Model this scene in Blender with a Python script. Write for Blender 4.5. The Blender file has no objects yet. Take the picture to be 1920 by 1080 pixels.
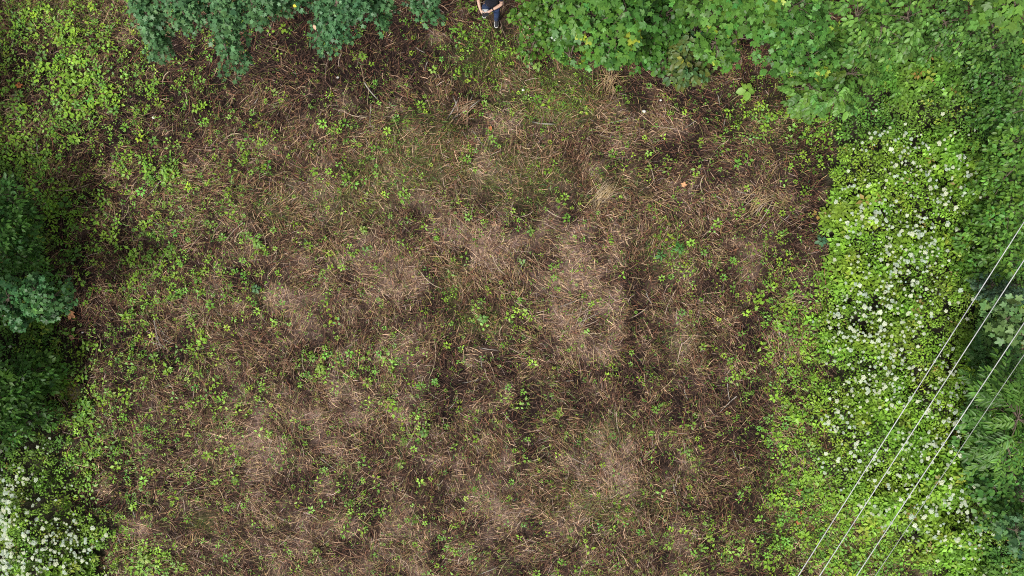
import bpy, math
import numpy as np
from mathutils import Vector, Matrix

# ------------------------------------------------------------------ camera, light, exposure
S = bpy.context.scene
COL = S.collection
CAM_Z = 17.0
F_PX = 1297.0            # focal length in pixels of the 1920 px wide photograph
cam = bpy.data.cameras.new('camera'); cam.sensor_width = 36.0
cam.lens = 36.0 * F_PX / 1920.0
cam.clip_start = 0.1; cam.clip_end = 2000
camo = bpy.data.objects.new('camera', cam); COL.objects.link(camo)
camo.location = (0, 0, CAM_Z)          # rotation 0: looks straight down, +Y is up in the picture
S.camera = camo

SUN_EL, SUN_AZ = math.radians(54), math.radians(222)      # azimuth clockwise from +Y: light comes from lower left
w = bpy.data.worlds.new('World'); S.world = w; w.use_nodes = True
nt = w.node_tree; nt.nodes.clear()
sky = nt.nodes.new('ShaderNodeTexSky'); sky.sky_type = 'NISHITA'; sky.sun_disc = False
sky.sun_elevation = SUN_EL; sky.sun_rotation = SUN_AZ
sky.dust_density = 4.0; sky.air_density = 1.0; sky.ozone_density = 1.0
hs = nt.nodes.new('ShaderNodeHueSaturation'); hs.inputs['Saturation'].default_value = 0.10
bg = nt.nodes.new('ShaderNodeBackground'); bg.inputs['Strength'].default_value = 0.058
wo = nt.nodes.new('ShaderNodeOutputWorld')
nt.links.new(sky.outputs['Color'], hs.inputs['Color']); nt.links.new(hs.outputs['Color'], bg.inputs['Color'])
nt.links.new(bg.outputs['Background'], wo.inputs['Surface'])
sl = bpy.data.lights.new('sun', 'SUN'); sl.energy = 1.5; sl.angle = math.radians(10); sl.color = (1.0, 0.95, 0.88)
so = bpy.data.objects.new('sun', sl); COL.objects.link(so)
sd = Vector((math.sin(SUN_AZ) * math.cos(SUN_EL), math.cos(SUN_AZ) * math.cos(SUN_EL), math.sin(SUN_EL)))
so.rotation_euler = (-sd).to_track_quat('-Z', 'Y').to_euler()
so.location = sd * 60
S.view_settings.view_transform = 'Standard'; S.view_settings.look = 'None'
S.view_settings.gamma = 1.0; S.view_settings.use_curve_mapping = False
S.view_settings.exposure = 1.48
S.render.engine = 'CYCLES'
S.cycles.use_denoising = False; S.cycles.pixel_filter_type = 'BLACKMAN_HARRIS'; S.cycles.filter_width = 1.05
S.cycles.max_bounces = 6; S.cycles.diffuse_bounces = 3; S.cycles.glossy_bounces = 2
S.cycles.transmission_bounces = 3; S.cycles.transparent_max_bounces = 4

rng = np.random.default_rng(11)

# ------------------------------------------------------------------ helpers
def P(u, v, z=0.0):
    """where a ray through pixel (u,v) of the photograph meets height z"""
    s = (CAM_Z - z) / F_PX
    return ((np.asarray(u, float) - 960.0) * s, (540.0 - np.asarray(v, float)) * s)

def UV(x, y, z=0.0):
    s = F_PX / (CAM_Z - np.asarray(z, float))
    return 960.0 + np.asarray(x) * s, 540.0 - np.asarray(y) * s

def vnoise(x, y, scale, seed):
    r = np.random.default_rng(seed); n = 128
    g = r.random((n, n))
    x = np.asarray(x, float) / scale + 37.3; y = np.asarray(y, float) / scale + 51.7
    xi = np.floor(x).astype(int); yi = np.floor(y).astype(int)
    fx = x - xi; fy = y - yi
    fx = fx * fx * (3 - 2 * fx); fy = fy * fy * (3 - 2 * fy)
    a = g[xi % n, yi % n]; b = g[(xi + 1) % n, yi % n]; c = g[xi % n, (yi + 1) % n]; d = g[(xi + 1) % n, (yi + 1) % n]
    return (a * (1 - fx) + b * fx) * (1 - fy) + (c * (1 - fx) + d * fx) * fy

def fbm(x, y, scale, seed, octs=3):
    t = 0; a = 0.5; s = 0
    for k in range(octs):
        t = t + a * vnoise(x, y, scale / 2 ** k, seed + k); s += a; a *= 0.5
    return t / s

def blobs(u, v, L):
    t = np.zeros(np.shape(u))
    for (cu, cv, ru, rv, wt) in L:
        t = t + wt * np.exp(-(((u - cu) / ru) ** 2 + ((v - cv) / rv) ** 2))
    return t

def sstep(a, b, x):
    t = np.clip((x - a) / (b - a), 0, 1); return t * t * (3 - 2 * t)

def new_mesh(name, V, Fc, colr=None):
    V = np.ascontiguousarray(V, np.float32); Fc = np.ascontiguousarray(Fc, np.int32)
    m = bpy.data.meshes.new(name)
    k = Fc.shape[1]
    m.vertices.add(len(V)); m.vertices.foreach_set('co', V.ravel())
    m.loops.add(Fc.size); m.loops.foreach_set('vertex_index', Fc.ravel())
    m.polygons.add(len(Fc)); m.polygons.foreach_set('loop_start', np.arange(0, Fc.size, k, dtype=np.int32))
    if colr is not None:
        c = np.ones((len(V), 4), np.float32); c[:, :3] = colr
        a = m.attributes.new('col', 'FLOAT_COLOR', 'POINT'); a.data.foreach_set('color', c.ravel())
    m.update(calc_edges=True); m.validate()
    return m

def link(name, mesh, mat=None, parent=None, smooth=False):
    o = bpy.data.objects.new(name, mesh); COL.objects.link(o)
    if mat is not None and mesh is not None and not mesh.materials: mesh.materials.append(mat)
    if smooth and mesh is not None:
        mesh.polygons.foreach_set('use_smooth', np.ones(len(mesh.polygons), bool))
    if parent is not None: o.parent = parent
    return o

def tag(o, label=None, cat=None, group=None, kind=None):
    if label: o['label'] = label
    if cat: o['category'] = cat
    if group: o['group'] = group
    if kind: o['kind'] = kind
    return o

def empty(name, loc, label, cat, group=None):
    o = bpy.data.objects.new(name, None); COL.objects.link(o); o.location = loc
    o.empty_display_size = 0.2
    return tag(o, label, cat, group)

def rotm(yaw, pitch, roll):
    """Rz(yaw) @ Ry(pitch) @ Rx(roll); positive pitch droops the +X end"""
    cy, sy = np.cos(yaw), np.sin(yaw); cp, sp = np.cos(pitch), np.sin(pitch); cr, sr = np.cos(roll), np.sin(roll)
    R = np.empty((len(yaw), 3, 3))
    R[:, 0, 0] = cy * cp; R[:, 0, 1] = cy * sp * sr - sy * cr; R[:, 0, 2] = cy * sp * cr + sy * sr
    R[:, 1, 0] = sy * cp; R[:, 1, 1] = sy * sp * sr + cy * cr; R[:, 1, 2] = sy * sp * cr - cy * sr
    R[:, 2, 0] = -sp; R[:, 2, 1] = cp * sr; R[:, 2, 2] = cp * cr
    return R

def batch(T, Fc, pos, R, sc, colr):
    T = np.asarray(T, float); Fc = np.asarray(Fc)
    n, k = len(pos), len(T)
    sc = np.asarray(sc, float)
    if sc.ndim == 1: sc = np.repeat(sc[:, None], 3, 1)
    V = np.einsum('nij,nkj->nki', R, T[None] * sc[:, None, :]) + pos[:, None, :]
    Fo = Fc[None] + (np.arange(n) * k)[:, None, None]
    return V.reshape(-1, 3), Fo.reshape(-1, Fc.shape[1]), np.repeat(colr, k, 0)

def merge(parts):
    Vs, Fs, Cs, off = [], [], [], 0
    for V, Fc, C in parts:
        Vs.append(V); Fs.append(Fc + off); Cs.append(C); off += len(V)
    return np.concatenate(Vs), np.concatenate(Fs), np.concatenate(Cs)

def tube(path, radii, sides=7):
    path = np.asarray(path, float); n = len(path)
    radii = np.broadcast_to(np.asarray(radii, float), (n,))
    V, Fc = [], []
    for i in range(n):
        d = path[min(i + 1, n - 1)] - path[max(i - 1, 0)]; d = d / (np.linalg.norm(d) + 1e-9)
        ref = np.array([0, 0, 1.0]) if abs(d[2]) < 0.9 else np.array([1.0, 0, 0])
        a = np.cross(d, ref); a /= np.linalg.norm(a); b = np.cross(d, a)
        for k in range(sides):
            t = 2 * math.pi * k / sides
            V.append(path[i] + radii[i] * (math.cos(t) * a + math.sin(t) * b))
    for i in range(n - 1):
        for k in range(sides):
            p, q = i * sides + k, i * sides + (k + 1) % sides
            Fc.append((p, q, q + sides)); Fc.append((p, q + sides, p + sides))
    for s, base in ((0, 0), (1, (n - 1) * sides)):
        V.append(path[-1] if s else path[0]); c = len(V) - 1
        for k in range(sides):
            Fc.append((c, base + k, base + (k + 1) % sides))
    return np.array(V), np.array(Fc)

# ------------------------------------------------------------------ materials
def mat_new(name):
    m = bpy.data.materials.new(name); m.use_nodes = True
    n = m.node_tree.nodes; n.clear()
    out = n.new('ShaderNodeOutputMaterial'); b = n.new('ShaderNodeBsdfPrincipled')
    m.node_tree.links.new(b.outputs[0], out.inputs[0])
    return m, n, m.node_tree.links, b, out

def mat_plain(name, c, rough=0.6, metal=0.0, noise=0.0, nscale=20):
    m, n, l, b, out = mat_new(name)
    b.inputs['Roughness'].default_value = rough; b.inputs['Metallic'].default_value = metal
    if noise:
        tx = n.new('ShaderNodeTexNoise'); tx.inputs['Scale'].default_value = nscale; tx.inputs['Detail'].default_value = 4
        rp = n.new('ShaderNodeValToRGB')
        rp.color_ramp.elements[0].color = (*[k * (1 - noise) for k in c], 1); rp.color_ramp.elements[0].position = 0.3
        rp.color_ramp.elements[1].color = (*[min(1, k * (1 + noise)) for k in c], 1); rp.color_ramp.elements[1].position = 0.7
        tc = n.new('ShaderNodeTexCoord')
        l.new(tc.outputs['Object'], tx.inputs['Vector']); l.new(tx.outputs['Fac'], rp.inputs['Fac']); l.new(rp.outputs[0], b.inputs['Base Color'])
    else:
        b.inputs['Base Color'].default_value = (*c, 1)
    return m

def mat_attr(name, rough, trans=0.0, spec=0.4, nvar=0.25, nscale=30):
    m, n, l, b, out = mat_new(name)
    at = n.new('ShaderNodeAttribute'); at.attribute_name = 'col'
    ge = n.new('ShaderNodeNewGeometry')
    tx = n.new('ShaderNodeTexNoise'); tx.inputs['Scale'].default_value = nscale; tx.inputs['Detail'].default_value = 3
    l.new(ge.outputs['Position'], tx.inputs['Vector'])
    mp = n.new('ShaderNodeMapRange'); mp.inputs['From Min'].default_value = 0.3; mp.inputs['From Max'].default_value = 0.7
    mp.inputs['To Min'].default_value = 1 - nvar; mp.inputs['To Max'].default_value = 1 + nvar
    l.new(tx.outputs['Fac'], mp.inputs['Value'])
    mu = n.new('ShaderNodeVectorMath'); mu.operation = 'SCALE'
    l.new(at.outputs['Color'], mu.inputs[0]); l.new(mp.outputs[0], mu.inputs['Scale'])
    l.new(mu.outputs[0], b.inputs['Base Color'])
    b.inputs['Roughness'].default_value = rough; b.inputs['Specular IOR Level'].default_value = spec
    if trans:
        tr = n.new('ShaderNodeBsdfTranslucent'); mx = n.new('ShaderNodeMixShader'); mx.inputs[0].default_value = trans
        l.new(mu.outputs[0], tr.inputs['Color']); l.new(b.outputs[0], mx.inputs[1]); l.new(tr.outputs[0], mx.inputs[2]); l.new(mx.outputs[0], out.inputs[0])
    return m

M_LEAF = mat_attr('leaf_green', 0.45, 0.28, 0.32, 0.16, 22)
M_STRAW = mat_attr('dry_straw', 0.7, 0.0, 0.25, 0.3, 18)
M_PETAL = mat_attr('white_petals', 0.7, 0.2, 0.2, 0.1, 60)
M_BARK = mat_plain('bark', (0.10, 0.075, 0.055), 0.9, 0, 0.4, 18)
M_WIRE = mat_plain('aluminium_wire', (0.44, 0.45, 0.46), 0.45, 0.0, 0.28, 1.3)
M_WIRE2 = mat_plain('weathered_wire', (0.26, 0.28, 0.26), 0.5, 0.0, 0.1, 3)
M_STONE = mat_plain('pale_stone', (0.62, 0.60, 0.56), 0.8, 0, 0.2, 40)

# ------------------------------------------------------------------ what grows where (ground maps, in photograph pixels projected to the ground)
LIGHT = [(1090,510,75,45,.85),(1030,590,80,36,.8),(930,490,80,50,.55),(790,550,60,28,.9),(860,420,70,50,.7),(620,450,80,50,.45),
 (520,575,90,40,.55),(690,540,80,40,.5),(730,655,70,40,.8),(600,765,110,50,1),(480,830,70,40,.9),(420,765,60,40,.5),(780,750,50,70,.6),
 (910,700,60,60,.6),(1040,880,70,40,1),(1150,870,60,40,.8),(1140,930,90,40,.8),(1270,350,80,40,.6),(1240,265,70,30,.5),(1100,650,60,40,.7),
 (1240,600,45,45,.7),(1370,480,60,30,.6),(1310,690,60,40,.5),(950,960,90,60,.5),(760,1010,80,50,.5),(600,960,90,50,.45),(300,1010,90,40,.45),
 (860,880,60,40,.6),(830,1040,90,40,.5),(1180,1000,90,40,.45),(1050,430,60,40,.6),(740,240,50,30,.5),(600,840,60,40,.6),(1350,870,50,50,.7),
 (1030,1040,80,30,.4),(440,620,80,40,.35),(560,360,90,50,.3),(760,340,90,50,.35),(940,300,70,50,.35),(1150,560,50,50,.5),(1180,210,60,20,.4)]
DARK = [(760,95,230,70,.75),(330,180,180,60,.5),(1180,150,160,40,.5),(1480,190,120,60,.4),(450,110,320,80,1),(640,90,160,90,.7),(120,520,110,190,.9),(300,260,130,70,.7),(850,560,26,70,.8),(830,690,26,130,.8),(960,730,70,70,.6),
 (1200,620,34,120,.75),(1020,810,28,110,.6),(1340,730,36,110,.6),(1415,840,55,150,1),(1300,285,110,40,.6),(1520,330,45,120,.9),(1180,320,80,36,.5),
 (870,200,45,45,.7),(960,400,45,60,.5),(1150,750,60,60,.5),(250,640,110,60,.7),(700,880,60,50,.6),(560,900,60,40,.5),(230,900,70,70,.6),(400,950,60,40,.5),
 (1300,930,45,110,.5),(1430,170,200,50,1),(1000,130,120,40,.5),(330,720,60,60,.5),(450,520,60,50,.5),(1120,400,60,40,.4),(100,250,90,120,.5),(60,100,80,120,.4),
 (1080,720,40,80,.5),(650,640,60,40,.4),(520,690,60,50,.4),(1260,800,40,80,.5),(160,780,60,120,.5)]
GREEN = [(70,190,110,130,1.0),(20,270,60,80,1.2),(170,150,80,70,.9),(70,40,120,60,.45),(230,310,70,40,.9),(280,330,60,40,.8),(230,460,60,70,1.0),(120,400,80,60,.8),
 (60,380,50,60,.8),(330,460,50,60,.6),(480,450,40,26,.9),(160,640,70,60,.5),(180,720,90,70,.55),(130,800,60,80,.6),(150,900,60,50,.8),(130,960,60,60,.5),
 (270,1050,50,40,1.0),(600,690,50,30,1.2),(640,660,30,20,.8),(740,690,50,50,.7),(760,790,40,40,.6),(720,770,40,20,.6),(1460,520,60,60,.8),(1490,590,50,60,1.0),
 (1500,680,50,60,.9),(1420,620,50,60,.5),(1420,720,60,60,.5),(1490,780,50,60,.8),(1470,870,60,60,.7),(1520,940,60,60,1.3),(1480,1010,60,60,.9),(1560,1030,90,60,1.4),
 (1640,1010,80,90,1.3),(1270,480,50,40,.5),(900,600,40,30,.6),(980,590,40,30,.5),(320,140,60,40,.3),(900,80,50,60,.9),(1000,70,50,60,1.0),(1050,180,80,40,.3),
 (1450,220,90,50,.7),(1530,240,40,60,.5),(400,300,90,80,.35),(560,300,200,150,.15),(300,560,130,90,.35),(400,700,120,90,.25),(300,900,120,120,.3),(1290,830,60,50,.2),
 (640,940,60,40,.4),(1330,1010,60,50,.5),(1240,1040,100,40,.25),(1110,1030,60,40,.25),(870,1000,60,40,.2),(1390,200,60,30,.4)]
GRASS = [(1050,190,80,35,1.2),(920,110,60,50,.8),(1250,470,50,40,.6),(850,530,18,40,.9),(900,605,40,25,.7),(960,320,80,50,.5),(820,250,60,50,.4),(1150,340,60,30,.4),
 (760,270,80,60,.3),(640,380,80,50,.25),(1640,1000,90,70,2.2),(1560,1000,80,80,.8),(1500,900,60,100,.4),(530,390,50,30,.5),(480,560,30,15,.5),(800,330,70,40,.4),(1000,340,60,40,.5),
 (1120,815,60,25,.4),(1150,950,80,30,.3),(1280,640,50,30,.3),(380,980,25,20,.6),(1110,930,90,50,.3),(700,330,60,60,.3),(1460,230,80,40,.4),(110,30,100,40,.6),(1050,140,70,20,.6)]

def warp_uv(x, y):
    u, v = UV(x, y)
    u = u + 40 * (fbm(x, y, 1.2, 501) - .5) * 2 + 24 * (vnoise(x, y, .3, 511) - .5) * 2
    v = v + 40 * (fbm(x, y, 1.2, 521) - .5) * 2 + 24 * (vnoise(x, y, .3, 531) - .5) * 2
    return u, v
def streaks(u, v):
    """old mower tracks running up and down the lower half"""
    t = 0
    for c, w_, k_ in ((830, 26, .8), (990, 26, .6), (1205, 30, .8), (1340, 28, .6), (1420, 44, 1.0), (690, 20, .35), (560, 20, .25), (1100, 18, .35)):
        t = t + k_ * np.exp(-((u - c - .03 * (v - 700)) / w_) ** 2)
    return t * sstep(430, 640, v)
def light_map(x, y):
    u, v = warp_uv(x, y)
    t = blobs(u, v, [(a, b_, c * .72, d * .78, e) for a, b_, c, d, e in LIGHT]) - 0.55 * blobs(u, v, DARK) - .55 * streaks(u, v)
    return .88 * np.clip(t * (.15 + 1.6 * sstep(.32, .68, fbm(x, y, .36, 25, 3))) + 1.0 * (fbm(x, y, .55, 5, 3) - 0.5) * 2 + .06, 0, 1)
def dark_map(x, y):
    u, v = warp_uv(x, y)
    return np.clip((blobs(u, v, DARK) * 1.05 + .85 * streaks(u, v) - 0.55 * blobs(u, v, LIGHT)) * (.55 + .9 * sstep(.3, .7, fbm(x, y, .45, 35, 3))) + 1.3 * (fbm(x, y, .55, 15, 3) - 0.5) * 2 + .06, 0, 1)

RB_V = [-200,150,200,260,400,480,600,700,830,900,940,980,1030,1080,1250]
RB_U = [1560,1560,1600,1580,1562,1572,1564,1552,1552,1568,1592,1650,1710,1762,1900]
LB_V = [-100,280,340,420,520,600,640,720,800,860,900,960,1000,1080,1250]
LB_U = [-300,-40,25,60,70,75,92,94,88,100,108,128,150,168,200]
def right_edge(v): return np.interp(v, RB_V, RB_U)
def left_edge(v): return np.interp(v, LB_V, LB_U)

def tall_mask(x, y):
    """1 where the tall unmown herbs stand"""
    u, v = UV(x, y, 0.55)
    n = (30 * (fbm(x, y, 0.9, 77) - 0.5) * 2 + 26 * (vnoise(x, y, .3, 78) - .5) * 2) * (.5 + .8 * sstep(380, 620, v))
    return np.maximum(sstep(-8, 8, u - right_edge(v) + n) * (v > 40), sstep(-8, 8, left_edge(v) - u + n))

def ground_z(x, y):
    return 0.10 * (fbm(x, y, 1.6, 31) - 0.5) + 0.05 * (vnoise(x, y, 0.33, 41) - 0.5) - 0.03 * dark_map(x, y) * (np.abs(x) < 16) * (np.abs(y) < 10)

# ------------------------------------------------------------------ ground
ax = np.concatenate([[-400, -150, -60, -30, -20], np.arange(-15.5, 15.51, 0.10), [20, 30, 60, 150, 400]])
ay = np.concatenate([[-400, -150, -60, -30, -14], np.arange(-9.5, 9.51, 0.10), [14, 30, 60, 150, 400]])
GX, GY = np.meshgrid(ax, ay, indexing='ij')
gz = ground_z(GX, GY) - 0.02
lm = light_map(GX, GY); dm = dark_map(GX, GY); tm = tall_mask(GX, GY)
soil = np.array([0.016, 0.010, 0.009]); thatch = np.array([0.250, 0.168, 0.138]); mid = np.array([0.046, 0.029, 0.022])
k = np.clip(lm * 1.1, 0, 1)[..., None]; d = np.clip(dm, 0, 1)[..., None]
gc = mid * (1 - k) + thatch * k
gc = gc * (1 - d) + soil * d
uu, vv = UV(GX, GY)
moss = np.clip(blobs(uu, vv, GRASS) * 0.7 * (.4 + .9 * fbm(GX, GY, .6, 541)), 0, 0.85)[..., None]
gc = gc * (1 - moss) + np.array([0.105, 0.140, 0.034]) * moss
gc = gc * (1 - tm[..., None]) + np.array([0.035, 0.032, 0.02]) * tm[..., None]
far = ((np.abs(GX) > 16) | (np.abs(GY) > 10))[..., None]
gc = np.where(far, np.array([0.06, 0.085, 0.03]), gc)
nx, ny = GX.shape
idx = np.arange(nx * ny).reshape(nx, ny)
quads = np.stack([idx[:-1, :-1], idx[1:, :-1], idx[1:, 1:], idx[:-1, 1:]], -1).reshape(-1, 4)
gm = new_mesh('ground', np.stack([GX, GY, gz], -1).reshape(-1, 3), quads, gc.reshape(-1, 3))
mg, n, l, b, out = mat_new('soil_and_thatch')
at = n.new('ShaderNodeAttribute'); at.attribute_name = 'col'
ge = n.new('ShaderNodeNewGeometry')
t1 = n.new('ShaderNodeTexNoise'); t1.inputs['Scale'].default_value = 9; t1.inputs['Detail'].default_value = 8; t1.inputs['Roughness'].default_value = 0.75
l.new(ge.outputs['Position'], t1.inputs['Vector'])
r1 = n.new('ShaderNodeMapRange'); r1.inputs['From Min'].default_value = 0.32; r1.inputs['From Max'].default_value = 0.70; r1.inputs['To Min'].default_value = 0.35; r1.inputs['To Max'].default_value = 1.55
l.new(t1.outputs['Fac'], r1.inputs['Value'])
s1 = n.new('ShaderNodeVectorMath'); s1.operation = 'SCALE'
l.new(at.outputs['Color'], s1.inputs[0]); l.new(r1.outputs[0], s1.inputs['Scale']); l.new(s1.outputs[0], b.inputs['Base Color'])
b.inputs['Roughness'].default_value = 0.95; b.inputs['Specular IOR Level'].default_value = 0.15
t2 = n.new('ShaderNodeTexNoise'); t2.inputs['Scale'].default_value = 28; t2.inputs['Detail'].default_value = 6
l.new(ge.outputs['Position'], t2.inputs['Vector'])
bp = n.new('ShaderNodeBump'); bp.inputs['Strength'].default_value = 0.8; bp.inputs['Distance'].default_value = 0.05
l.new(t2.outputs['Fac'], bp.inputs['Height']); l.new(bp.outputs['Normal'], b.inputs['Normal'])
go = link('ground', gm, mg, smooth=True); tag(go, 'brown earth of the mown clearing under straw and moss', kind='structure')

# ------------------------------------------------------------------ straw and stalk litter
def strand_batch(pos, yaw, length, width, curve, pitch, lift, colr):
    """flat bent ribbons, 3 cross-sections"""
    n = len(pos)
    T = np.zeros((n, 6, 3))
    for i, t in enumerate((-0.5, 0.02, 0.5)):
        wd = width * (1.0 if i == 1 else 0.7)
        off = curve * length * (0.25 - t * t)
        T[:, 2 * i] = np.stack([t * length, off - wd / 2, lift * (1 if i == 1 else 0)], -1)
        T[:, 2 * i + 1] = np.stack([t * length, off + wd / 2, lift * (1 if i == 1 else 0) + wd * 0.4], -1)
    R = rotm(yaw, pitch, rng.normal(0, 0.35, n))
    V = np.einsum('nij,nkj->nki', R, T) + pos[:, None, :]
    Fc = np.array([[0, 2, 3, 1], [2, 4, 5, 3]])
    Fo = (Fc[None] + (np.arange(n) * 6)[:, None, None]).reshape(-1, 4)
    return V.reshape(-1, 3), Fo, np.repeat(colr, 6, 0)

PAL = np.array([[.41,.295,.205],[.30,.212,.105],[.150,.088,.060],[.052,.029,.021],[.29,.232,.212],[.190,.090,.056],[.14,.14,.048],[.47,.36,.24]])
def straw_cols(x, y, n, pale=1.0):
    L = light_map(x, y); D = dark_map(x, y)
    wts = np.stack([.42 * pale + 1.7 * L, .40 * pale + .5 * L, 1.1 + 0 * L, .9 + 2.4 * D, .25 + .9 * L, .6 + .3 * D, .6 + 0 * L, .10 * pale + .45 * L], -1)
    wts *= np.stack([1 - .90 * D, 1 - .82 * D, 1 - .5 * D, 1 + 0 * D, 1 - .85 * D, 1 - .4 * D, 1 - .6 * D, 1 - .9 * D], -1)
    c = np.cumsum(wts, 1); c /= c[:, -1:]
    i = (rng.random(n)[:, None] > c).sum(1)
    return PAL[i] * np.array([1.0, .93, .86]) * np.exp(rng.normal(0, 0.3, n))[:, None]

def feet(x, y): return (np.hypot(x + .675, y - 6.75) < .2) | (np.hypot(x + .383, y - 6.5) < .2)
def rand_ground(n):
    return rng.uniform(-13.8, 13.8, n), rng.uniform(-8.4, 8.4, n)

# tufts of stalks that fell together
nc = 18500
cx, cy = rand_ground(nc)
keep = (tall_mask(cx, cy) < 0.5) & (rng.random(nc) < 1 - .40 * light_map(cx, cy) - .30 * dark_map(cx, cy)) & ~feet(cx, cy)
cx, cy = cx[keep], cy[keep]; nc = len(cx)
cang = (fbm(cx, cy, 2.2, 91) - 0.5) * 9 + rng.normal(0, 0.6, nc); cjit = rng.choice([.16, .3, .6], nc)
cnt = rng.integers(5, 19, nc)
ci = np.repeat(np.arange(nc), cnt); n = len(ci)
sx = cx[ci] + rng.normal(0, 0.13, n); sy = cy[ci] + rng.normal(0, 0.13, n)
ln = np.clip(rng.lognormal(-1.87, 0.5, n), 0.05, 0.7)
u_, v_ = UV(sx, sy)
V1 = strand_batch(np.stack([sx, sy, ground_z(sx, sy) + np.clip(rng.uniform(-0.03, 0.11, nc)[ci], 0, 1) + rng.uniform(0.006, 0.05, n)], -1), cang[ci] + rng.normal(0, 1, n) * cjit[ci], ln,
                  rng.uniform(0.004, 0.010, n), rng.normal(0, 0.22, n), rng.normal(0, 0.10, n), rng.uniform(0, 0.025, n), straw_cols(sx, sy, n))
# scattered stalks in every direction
n = 46000
sx, sy = rand_ground(n); kp = (tall_mask(sx, sy) < 0.6) & ~feet(sx, sy); sx, sy = sx[kp], sy[kp]; n = len(sx)
ln = np.clip(rng.lognormal(-2.0, 0.6, n), 0.05, 0.8)
V2 = strand_batch(np.stack([sx, sy, ground_z(sx, sy) + rng.uniform(0.012, 0.13, n)], -1), rng.uniform(0, 6.283, n), ln,
                  rng.uniform(0.004, 0.011, n), rng.normal(0, 0.25, n), rng.normal(0, 0.09, n), rng.uniform(0, 0.03, n), straw_cols(sx, sy, n, 1.2))
# short chaff, denser on the pale felted patches
n = 230000
sx, sy = rand_ground(n); kp = (tall_mask(sx, sy) < 0.6) & (rng.random(n) < 0.20 + 1.0 * light_map(sx, sy) - .12 * dark_map(sx, sy)); sx, sy = sx[kp], sy[kp]; n = len(sx)
V3 = strand_batch(np.stack([sx, sy, ground_z(sx, sy) + rng.uniform(0.004, 0.04, n)], -1), rng.uniform(0, 6.283, n), rng.uniform(0.03, 0.13, n),
                  rng.uniform(0.004, 0.010, n), rng.normal(0, 0.3, n), rng.normal(0, 0.12, n), rng.uniform(0, 0.01, n), straw_cols(sx, sy, n, 1.0))
V, Fc, C = merge([V1, V2, V3])
o = link('straw_litter', new_mesh('straw_litter', V, Fc, C), M_STRAW)
tag(o, 'brown and tan mown straw litter covering the clearing', 'straw', kind='stuff')

# ------------------------------------------------------------------ leaf templates (base at 0, pointing +X, face up)
def T_leaflet(wd=0.30):
    return (np.array([[0,0,0],[.42,wd,.04],[.42,-wd,.04],[.46,0,-.03],[1,0,-.12]]), np.array([[0,2,3],[3,2,4],[0,3,1],[3,4,1]]))
def T_oval(wd=0.32, droop=0.18):
    V = [[0,0,0],[.33,0,-.03],[.7,0,-.06-droop*.4],[1,0,-.06-droop],[.28,wd*.9,.05],[.68,wd*.85,.0-droop*.3],[.28,-wd*.9,.05],[.68,-wd*.85,-droop*.3]]
    return np.array(V), np.array([[0,6,1],[1,6,7],[1,7,2],[2,7,3],[0,1,4],[1,5,4],[1,2,5],[2,3,5]])
def T_maple(deep=0.5, teeth=True):
    pts = []
    lobes = [(-118,.52),(-58,.86),(0,1.0),(58,.86),(118,.52)]
    for i, (a, r) in enumerate(lobes):
        if teeth: pts.append((a - 16, r * .80))
        pts.append((a, r))
        if teeth: pts.append((a + 16, r * .80))
        if i < 4: pts.append((a + 29, deep * min(r, lobes[i + 1][1]) + .05))
    pts.append((165, .30)); pts.insert(0, (-165, .30))
    V = [[0.30, 0, 0]]
    for a, r in pts:
        t = math.radians(a)
        V.append([0.30 + .70 * r * math.cos(t), .70 * r * math.sin(t), -.10 * r * r + (.05 if r < .5 else 0)])
    n = len(pts)
    F = [[0, 1 + i, 1 + (i + 1) % n] for i in range(n)]
    return np.array(V), np.array(F)
def T_sprig(nleaf=3, wd=0.34, spread=1.0, seed=0):
    """a low sprig: leaflets around a centre"""
    r = np.random.default_rng(seed)
    tv, tf = T_leaflet(wd)
    n = nleaf
    yaw = np.arange(n) * 2 * math.pi / n + r.normal(0, .18, n)
    pos = np.stack([.22 * np.cos(yaw), .22 * np.sin(yaw), r.uniform(0, .3, n)], -1) * spread
    V, F, _ = batch(tv, tf, pos, rotm(yaw, r.normal(-.05, .25, n), r.normal(0, .2, n)), r.uniform(.8, 1.1, n), np.ones((n, 3)))
    return V, F

def vary(c, n, br=0.18, yel=0.12):
    c = np.asarray(c, float)[None] * np.exp(rng.normal(0, br, n))[:, None]
    y = rng.normal(0, yel, n)
    c = c * np.stack([1 + y * 1.2, 1 + y * 0.25, 1 - y * 0.6], -1)
    return np.clip(c, 0.005, 0.85)

SPROUT = np.array([.205, .385, .038])
SPROUT_B = np.array([.135, .275, .040])

# ------------------------------------------------------------------ sprouts on the clearing
def green_density(x, y):
    u, v = UV(x, y)
    patch = sstep(0.36, 0.62, fbm(x, y, 0.75, 61))
    fringe = .35 * sstep(1370, 1480, u) * (u < 1640) * (v > 430) + .30 * sstep(330, 200, u) + .12 * sstep(600, 400, u)
    return (0.17 + fringe + blobs(u, v, GREEN)) * (0.30 + 1.2 * patch) * (tall_mask(x, y) < 0.5)

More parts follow.
